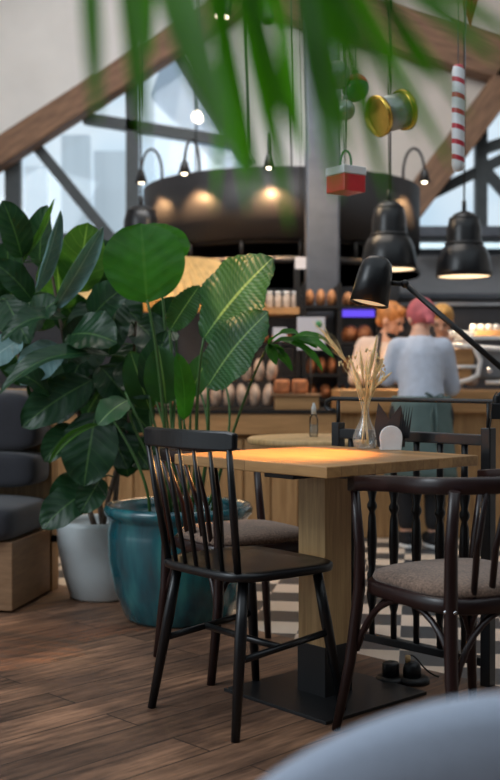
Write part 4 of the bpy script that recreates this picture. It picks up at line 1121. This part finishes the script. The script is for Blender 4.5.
# white pot + fig
wp = V((-.665,4.90,0))
g = empty('white_planter', wp, 0, 'rounded white ceramic planter holding the fig, beside the sofa', 'planter')
MB().lathe([(.001,.0),(.135,.0),(.15,.012),(.182,.12),(.205,.24),(.208,.33),(.203,.352),(.190,.352),(.186,.33),(.183,.30),(.001,.30)], seg=48).build('pot', 'white_pot', g)
ringm = MB().lathe([(.183,.305),(.1,.315),(.001,.32)], seg=24); ringm.build('soil', 'soil', g)
fig = empty('fiddle_leaf_fig', wp+V((0,0,.318)), 0, 'tall fiddle leaf fig with broad dark leaves growing from the white planter', 'plant')
tp = V((0,0,0))
q = lambda px, py, Y: P(px,py,Y)-fig.location
trunks = [ [V((0,0,-.01)), q(95,470,4.88), q(75,400,4.8), q(62,330,4.75), q(45,235,4.75)],
           [V((.04,.03,-.01)), q(118,470,4.95), q(120,400,4.9), q(112,320,4.85), q(92,250,4.85)],
           [V((-.04,.02,-.01)), q(80,480,4.95), q(45,420,4.9), q(20,360,4.8), q(-5,290,4.8)],
           [V((.0,-.03,-.01)), q(108,500,4.8), q(128,430,4.7), q(133,370,4.65), q(136,320,4.65)] ]
for tr in trunks:
    mb = MB(); pts = []
    for i in range(len(tr)-1):
        for k in range(4): pts.append(tr[i].lerp(tr[i+1], k/4))
    pts.append(tr[-1]); n = len(pts)
    mb.tube(pts, [.014-.009*i/n for i in range(n)], 8); mb.build('trunk', 'bark', fig)
# (base px, tip px, width px, Y, material, normal, bend, fold, shape)
FL = [
 ((150,330),(186,300),30,4.8,'fig',(.1,-1,.3),.1,.2,'fiddle'),
 ((140,372),(182,392),42,4.8,'fig',(.1,-1,.6),.1,.2,'fiddle'),
 ((136,350),(170,318),40,4.85,'fig',(.1,-1,.3),.1,.2,'fiddle'),
 ((124,360),(152,400),46,4.6,'fig',(.2,-1,.3),.1,.2,'fiddle'),
 ((90,320),(128,286),40,4.6,'fig',(.0,-1,.4),.1,.2,'fiddle'),
 ((70,360),(100,318),42,4.65,'fig',(.0,-1,.4),.1,.2,'fiddle'),
 ((28,330),(60,300),38,4.6,'fig',(.0,-1,.6),.1,.2,'fiddle'),
 ((6,300),(30,345),38,4.7,'fig',(.0,-1,.3),.1,.2,'fiddle'),
 ((50,395),(2,372),34,4.5,'fig',(.0,-1,.9),.16,.3,'oval'),
 ((110,445),(84,415),40,4.8,'fig',(.0,-1,.3),.1,.2,'fiddle'),
 ((128,440),(150,470),36,4.75,'fig',(.2,-1,.3),.1,.2,'fiddle'),
 ((84,420),(110,380),42,4.85,'fig',(.0,-1,.3),.1,.2,'fiddle'),
 ((22,258),(2,200),34,4.6,'fig',(.3,-1,.3),.12,.3,'fiddle'),
 ((40,268),(48,205),32,4.75,'fig',(-.3,-1,.2),.08,.3,'fiddle'),
 ((23,262),(53,198),12,4.6,'figlit',(-.8,-1,.1),-.1,.9,'oval'),
 ((36,292),(60,210),27,4.55,'figsheen',(.6,-1,.0),.06,1.0,'oval'),
 ((55,308),(103,226),34,4.5,'figsheen',(.5,-1,.1),.05,.9,'oval'),
 ((78,292),(88,222),48,4.75,'figlit',(.1,-1,.1),.1,.1,'fiddle'),
 ((62,310),(60,246),44,4.8,'figlit',(-.2,-1,0),.1,.1,'fiddle'),
 ((112,300),(100,238),38,4.85,'fig',(.1,-1,.2),.1,.2,'fiddle'),
 ((32,300),(-8,262),34,4.7,'fig',(.1,-1,.7),.1,.2,'fiddle'),
 ((68,318),(2,345),30,4.55,'fig',(0,-1,1.2),.22,.4,'oval'),
 ((70,335),(118,345),52,4.5,'fig',(.2,-1,.6),.15,.3,'fiddle'),
 ((40,300),(-15,335),38,4.8,'fig',(0,-1,.9),.15,.2,'fiddle'),
 ((110,355),(2,400),30,4.45,'fig',(0,-.8,1.1),.22,.35,'oval'),
 ((60,345),(20,385),40,4.6,'figsheen',(.2,-1,.5),.1,.3,'fiddle'),
 ((20,340),(-20,372),36,4.6,'figsheen',(.2,-1,.8),.1,.3,'fiddle'),
 ((98,290),(140,322),44,4.7,'fig',(.2,-1,.3),.1,.2,'fiddle'),
 ((118,300),(108,358),34,4.6,'fig',(.1,-1,.4),.1,.2,'fiddle'),
 ((92,380),(22,428),44,4.6,'fig',(0,-1,.3),.12,.25,'fiddle'),
 ((90,372),(50,424),46,4.75,'fig',(-.2,-1,.2),.12,.2,'fiddle'),
 ((96,412),(84,487),56,4.55,'fig',(.1,-1,.3),.1,.12,'fiddle'),
 ((100,424),(50,466),13,4.42,'figlit',(-.1,-1,.9),.18,.9,'oval'),
 ((74,425),(44,462),30,4.7,'fig',(0,-1,.2),.1,.2,'fiddle'),
 ((92,488),(42,530),40,4.6,'fig',(.1,-1,.7),.12,.2,'fiddle'),
 ((101,478),(80,514),30,4.55,'fig',(.2,-1,.3),.1,.2,'fiddle'),
 ((88,476),(50,504),32,4.75,'fig',(.1,-1,.3),.1,.2,'fiddle'),
 ((104,420),(128,470),44,4.7,'fig',(.2,-1,.2),.1,.2,'fiddle'),
 ((110,390),(150,432),46,4.75,'fig',(.1,-1,.4),.1,.2,'fiddle'),
 ((120,440),(128,478),34,4.8,'fig',(.3,-1,.2),.1,.2,'fiddle'),
 ((96,335),(72,380),44,4.8,'fig',(0,-1,.3),.1,.2,'fiddle'),
 ((60,352),(92,400),44,4.85,'fig',(0,-1,.3),.1,.2,'fiddle'),
 ((30,385),(5,330),38,4.9,'fig',(0,-1,.2),.1,.2,'fiddle'),
 ((62,402),(28,372),40,4.9,'fig',(0,-1,.2),.1,.2,'fiddle'),
 ((138,345),(120,400),42,4.75,'fig',(.1,-1,.3),.1,.2,'fiddle'),
 ((130,318),(165,355),42,4.7,'fig',(.1,-1,.6),.12,.25,'fiddle'),
 ((84,330),(56,292),40,4.9,'fig',(0,-1,.2),.1,.2,'fiddle'),
 ((20,400),(-14,440),36,4.9,'fig',(0,-1,.3),.1,.2,'fiddle') if False else ((10,320),(-20,290),36,4.85,'fig',(0,-1,.3),.1,.2,'fiddle'),
 ((132,400),(100,440),44,4.85,'fig',(0,-1,.2),.1,.2,'fiddle'),
 ((100,366),(134,410),40,4.65,'fig',(.2,-1,.3),.1,.2,'fiddle'),
 ((12,300),(8,240),34,4.9,'fig',(0,-1,.2),.1,.2,'fiddle'),
 ((100,300),(78,350),40,4.85,'fig',(0,-1,.2),.1,.2,'fiddle'),
 ((45,330),(38,285),36,4.9,'fig',(0,-1,.2),.1,.2,'fiddle'),
]
allt = [p for tr in trunks for i in range(len(tr)-1) for p in [tr[i].lerp(tr[i+1], k/6) for k in range(6)]]
for (a, b, w, Y, m, nr, bd, fo, sh) in FL:
    A, B = q(*a, Y+.06), q(*b, Y-.05)
    leaf(A, B, w/F*Y*1.08, m, fig, nr, bd, fo, .03, sh)
    near = min(allt, key=lambda p: (p-A).length + (0 if p.z < A.z else .03))
    MB().tube([near, near.lerp(A,.5)+V((0,0,.01)), A], .0035, 6).build('leaf_stalk', 'stem', fig)

# teal pot + strelitzia
tpz = V((-.295,4.47,0))
g = empty('teal_planter', tpz, 0, 'large teal glazed ceramic planter beside the white one', 'planter')
MB().lathe([(.001,0),(.205,0),(.22,.015),(.262,.12),(.288,.25),(.292,.36),(.284,.405),(.290,.42),(.305,.435),(.308,.455),(.296,.472),(.276,.468),(.262,.44),(.258,.39),(.001,.385)], seg=64).build('pot', 'tealpot', g)
MB().lathe([(.258,.39),(.12,.402),(.001,.405)], seg=24).build('soil', 'soil', g)
bird = empty('bird_of_paradise_plant', tpz+V((0,0,.402)), 0, 'bird of paradise plant with long stalked paddle leaves growing from the teal planter', 'plant')
q = lambda px, py, Y: P(px,py,Y)-bird.location
def stalk(pts, r0=.009, r1=.005):
    P4 = bez(*pts, 14); n = len(P4); MB().tube(P4, [r0+(r1-r0)*i/n for i in range(n)], 8).build('stalk', 'stem', bird)
# round leaf
leaf(q(147,303,4.3), q(141,224,4.34), 82/F*4.3, 'birdlight', bird, (.1,-1,.3), .08, .1, .015, 'round')
leaf(q(158,262,4.5), q(166,224,4.52), 56/F*4.5, 'birdlight', bird, (.2,-1,.1), .05, .1, .02, 'round')
stalk([V((-.03,0,0)), q(165,430,4.4), q(160,350,4.32), q(147,300,4.3)])
stalk([V((-.01,.04,0)), q(172,430,4.5), q(168,330,4.5), q(158,262,4.5)])
# paddle leaves, upper one with split edge strips
def paddle(a, b, w, Y0, Y1, nrm, bend, strips=9, m='bird', gap=.5):
    A, B = q(*a, Y0), q(*b, Y1); d = (B-A); L = d.length; dn = d.normalized(); n = V(nrm); n = (n-dn*n.dot(dn)).normalized(); s = dn.cross(n)
    root = leaf(A, B, w/F*Y0, m, bird, nrm, bend, .1, .035, 'oval', pleat=.0028)
    return root
paddle((204,338),(274,258),80,4.2,4.0,(-.3,-1,.35),.06)
paddle((208,386),(270,312),62,4.1,3.95,(-.2,-1,.5),.08)
paddle((170,330),(200,285),30,4.4,4.35,(.2,-1,.3),.08)
stalk([V((.05,-.02,0)), q(200,450,4.3), q(193,390,4.25), q(204,338,4.2)])
stalk([V((.07,-.05,0)), q(212,450,4.15), q(208,420,4.1), q(208,386,4.1)])
stalk([V((.0,-.02,0)), q(190,430,4.4), q(170,370,4.4), q(170,330,4.4)])
for (a,b,w,Y,m,nr) in (((184,420),(176,352),26,4.25,'birdlight',(.5,-1,.2)),((166,404),(158,345),44,4.4,'bird',(.1,-1,.4)),((150,395),(168,330),40,4.5,'fig',(0,-1,.5)),
                       ((190,396),(214,350),30,4.45,'bird',(0,-1,.4)),((128,400),(98,426),34,4.35,'bird',(0,-1,.8)),((150,410),(130,350),38,4.55,'bird',(0,-1,.3)),((176,330),(150,340),34,4.5,'fig',(0,-1,.5))):
    leaf(q(*a,Y+.04), q(*b,Y-.04), w/F*Y, m, bird, nr, .12, .2, .03, 'oval')
    stalk([V((random.uniform(-.08,.08),random.uniform(-.05,.05),0)), q(a[0]+4,a[1]+40,Y+.05), q(a[0],a[1]+15,Y+.05), q(*a,Y+.04)], .007, .004)
for k in range(6):
    a = (110+22*k, 470); stalk([V((-.12+.05*k,-.02+.02*(k%3),0)), q(155+12*k,480,4.35), q(120+24*k,430,4.4), q(100+25*k,400-8*(k%3),4.45)], .007, .004)
# drooping finger-leaf spray on the right
st = [V((.10,-.03,0)), q(228,455,4.25), q(240,400,4.15), q(268,345,4.1)]
stalk(st, .007, .004)
top = q(268,345,4.1)
for (b,w,bd) in (((300,336),16,.15),((330,345),13,.2),((334,362),13,.22),((318,350),12,.15),((276,366),12,.1),((292,372),12,.15),((306,352),14,.18),((322,374),11,.2),((285,358),12,.1)):
    leaf(top if b[0] < 310 else q(285,342,4.08), q(b[0],b[1],4.0+random.uniform(-.06,.06)), w/F*4.1, 'birdlight', bird, (random.uniform(-.3,.3),-.6,1), bd, .35, .03, 'oval', 'leaflet')

# ------------------------------------------------------------------ FOREGROUND PALM + CHAIR BACK
PY_ = .80
pr = P(250,-60,PY_)
pf = empty('palm_frond', pr, 0, 'out of focus green palm frond hanging across the top of the view', 'palm leaf')
q = lambda px, py, Y: P(px,py,Y)-pf.location
MB().tube([q(-60,-10,.95), q(90,-38,.86), q(250,-60,.8), q(420,-50,.78), q(560,-10,.80)], [.007,.006,.005,.004,.003], 8).build('rachis', 'stem', pf)
MB().tube([q(-60,-10,.95), q(-200,-80,1.05), q(-420,-500,1.2)], [.007,.008,.010], 8).build('petiole', 'stem', pf)
PL = [((88,-30),(97,128),17,.72),((128,-40),(146,145),19,.76),((150,-45),(152,60),12,.85),((165,-45),(234,155),36,.66),((205,-50),(262,205),15,.85),((232,-50),(300,150),15,.8),((222,150),(214,215),8,.8) if False else ((228,-45),(213,212),9,.9),((214,-45),(248,214),9,.95),
      ((245,-50),(290,232),13,.85),((232,-50),(278,168),11,.9),((268,-50),(304,158),11,.9),((290,-55),(336,205),24,.7),((305,-55),(352,160),14,.8),((320,-55),(388,205),14,.78),((330,-50),(452,168),10,.85),((345,-50),(500,66),22,.7),((340,-50),(470,120),10,.8),((380,-50),(520,45),14,.75),((300,-50),(318,120),18,.72),((310,-50),(420,140),12,.75),((355,-50),(430,90),12,.8),((258,-50),(262,60),10,.9),((282,-55),(372,110),12,.9)]
def rachis_at(px):
    pts = [(-60,-10,.95),(90,-38,.86),(250,-60,.8),(420,-50,.78),(560,-10,.80)]
    for (x0,y0,Y0),(x1,y1,Y1) in zip(pts, pts[1:]):
        if x0 <= px <= x1: t = (px-x0)/(x1-x0); return q(px, y0+(y1-y0)*t, Y0+(Y1-Y0)*t)
for (a,b,w,Y) in PL:
    A = rachis_at(a[0])
    leaf(A, q(b[0],b[1],Y), w/F*Y*1.45, 'palm', pf, (random.uniform(-.4,.4),-1,.3), .03, .3, .0, 'strap', 'leaflet')
# three wispy bits of shade at left edge omitted: nothing readable there

g = empty('tub_chair', (.25,1.02,0), 0, 'pale blue grey upholstered chair back, blurred in the lower right corner', 'chair')
mb = MB(); nA = 40; outer = []
for i in range(nA+1):
    th = (i/nA-.5)*2*1.18; x = .43*math.sin(th)*.93; zt_ = .709-.43*(1-math.cos(th))
    y = -.09+.75*x*x; nr = V((1.5*x,-1,0)).normalized()
    prof = [(0,.22),(0,.34),(0,zt_-.06),(-.004,zt_-.02),(-.018,zt_-.004),(-.035,zt_),(-.052,zt_-.004),(-.066,zt_-.02),(-.07,zt_-.06),(-.07,.34),(-.07,.22)]
    prof = [(o_, max(z,.22+.001*k_)) for k_, (o_, z) in enumerate(prof)]
    outer.append([mb.bm.verts.new(V((x,y,z))+nr*o_) for o_, z in prof])
for A, B in zip(outer, outer[1:]):
    for k in range(10): mb.face([A[k],A[k+1],B[k+1],B[k]], True)
mb.face(outer[0]); mb.face(outer[-1][::-1]); mb.build('backrest', 'bluefab', g)
MB().lathe([(.001,.30),(.27,.30),(.285,.33),(.285,.40),(.26,.44),(.001,.45)], (0,.14,0), seg=36).build('seat', 'bluefab', g)
for sx in (-1,1):
    for sy in (0,1): MB().tube([(sx*.18,.0+sy*.28,.31),(sx*.23,-.05+sy*.38,0)], [.016,.010], 10).build('leg', 'oakpost', g)

# ------------------------------------------------------------------ LIGHT, WORLD, CAMERA
w = bpy.data.worlds.new('sky'); scene.world = w; w.use_nodes = True
nt = w.node_tree; bg = nt.nodes['Background']
tc = nt.nodes.new('ShaderNodeTexCoord'); n = nt.nodes.new('ShaderNodeTexNoise'); n.inputs['Scale'].default_value = 7; n.inputs['Detail'].default_value = 4
r = nt.nodes.new('ShaderNodeValToRGB'); r.color_ramp.elements[0].color = (.62,.78,.90,1); r.color_ramp.elements[0].position = .35; r.color_ramp.elements[1].color = (.90,.96,1,1); r.color_ramp.elements[1].position = .6
nt.links.new(tc.outputs['Generated'], n.inputs['Vector']); nt.links.new(n.outputs['Fac'], r.inputs[0]); nt.links.new(r.outputs[0], bg.inputs[0]); bg.inputs[1].default_value = 1.0
def area(loc, target, size, e, col):
    l = bpy.data.lights.new('fill_light', 'AREA'); l.energy = e; l.size = size; l.color = col  # area lamps added as fill
    o = bpy.data.objects.new('fill_light', l); COL.objects.link(o); o.location = loc; o.rotation_euler = (V(target)-V(loc)).to_track_quat('-Z','Y').to_euler()
area((-4.5,1.5,4.2), (0,4,0.4), 2.5, 120, (.85,.93,1))  # added cool fill from the left, lifts the pot and leaves
area((0,6.2,5.2), (0.5,8.5,1.2), 2.5, 70, (1,.9,.8))
area((.35,7.0,2.5), (.45,7.9,1.2), .5, 9, (1,.72,.45))  # added warm fill that brightens the bread racks
area((0,7.2,4.9), (0,12,3.9), 3.0, 170, (.95,.97,1))  # added fill under the roof, brightens the upper gable wall
l = bpy.data.lights.new('leaf_glare_spot', 'SPOT'); l.energy = 420; l.color = (1,.55,.22); l.spot_size = math.radians(8.5); l.spot_blend = .5; l.shadow_soft_size = .02  # added warm lamp without a fixture, gives the paddle leaf its golden glare
o = bpy.data.objects.new('leaf_glare_spot', l); COL.objects.link(o); o.location = (-1.2,2.5,2.55); o.rotation_euler = (P(246,292,4.08)-V(o.location)).to_track_quat('-Z','Y').to_euler()

cam = bpy.data.cameras.new('camera'); co = bpy.data.objects.new('camera', cam); COL.objects.link(co); scene.camera = co
co.location = (0,0,CAMH); co.rotation_euler = (PI/2-PITCH,0,0)
cam.sensor_fit = 'VERTICAL'; cam.sensor_height = 36; cam.sensor_width = 24; cam.lens = 50; cam.clip_start = .05
cam.dof.use_dof = True; cam.dof.focus_distance = 3.25; cam.dof.aperture_fstop = 2.6
scene.view_settings.view_transform = 'Standard'; scene.view_settings.look = 'None'; scene.view_settings.exposure = 0; scene.view_settings.gamma = 1
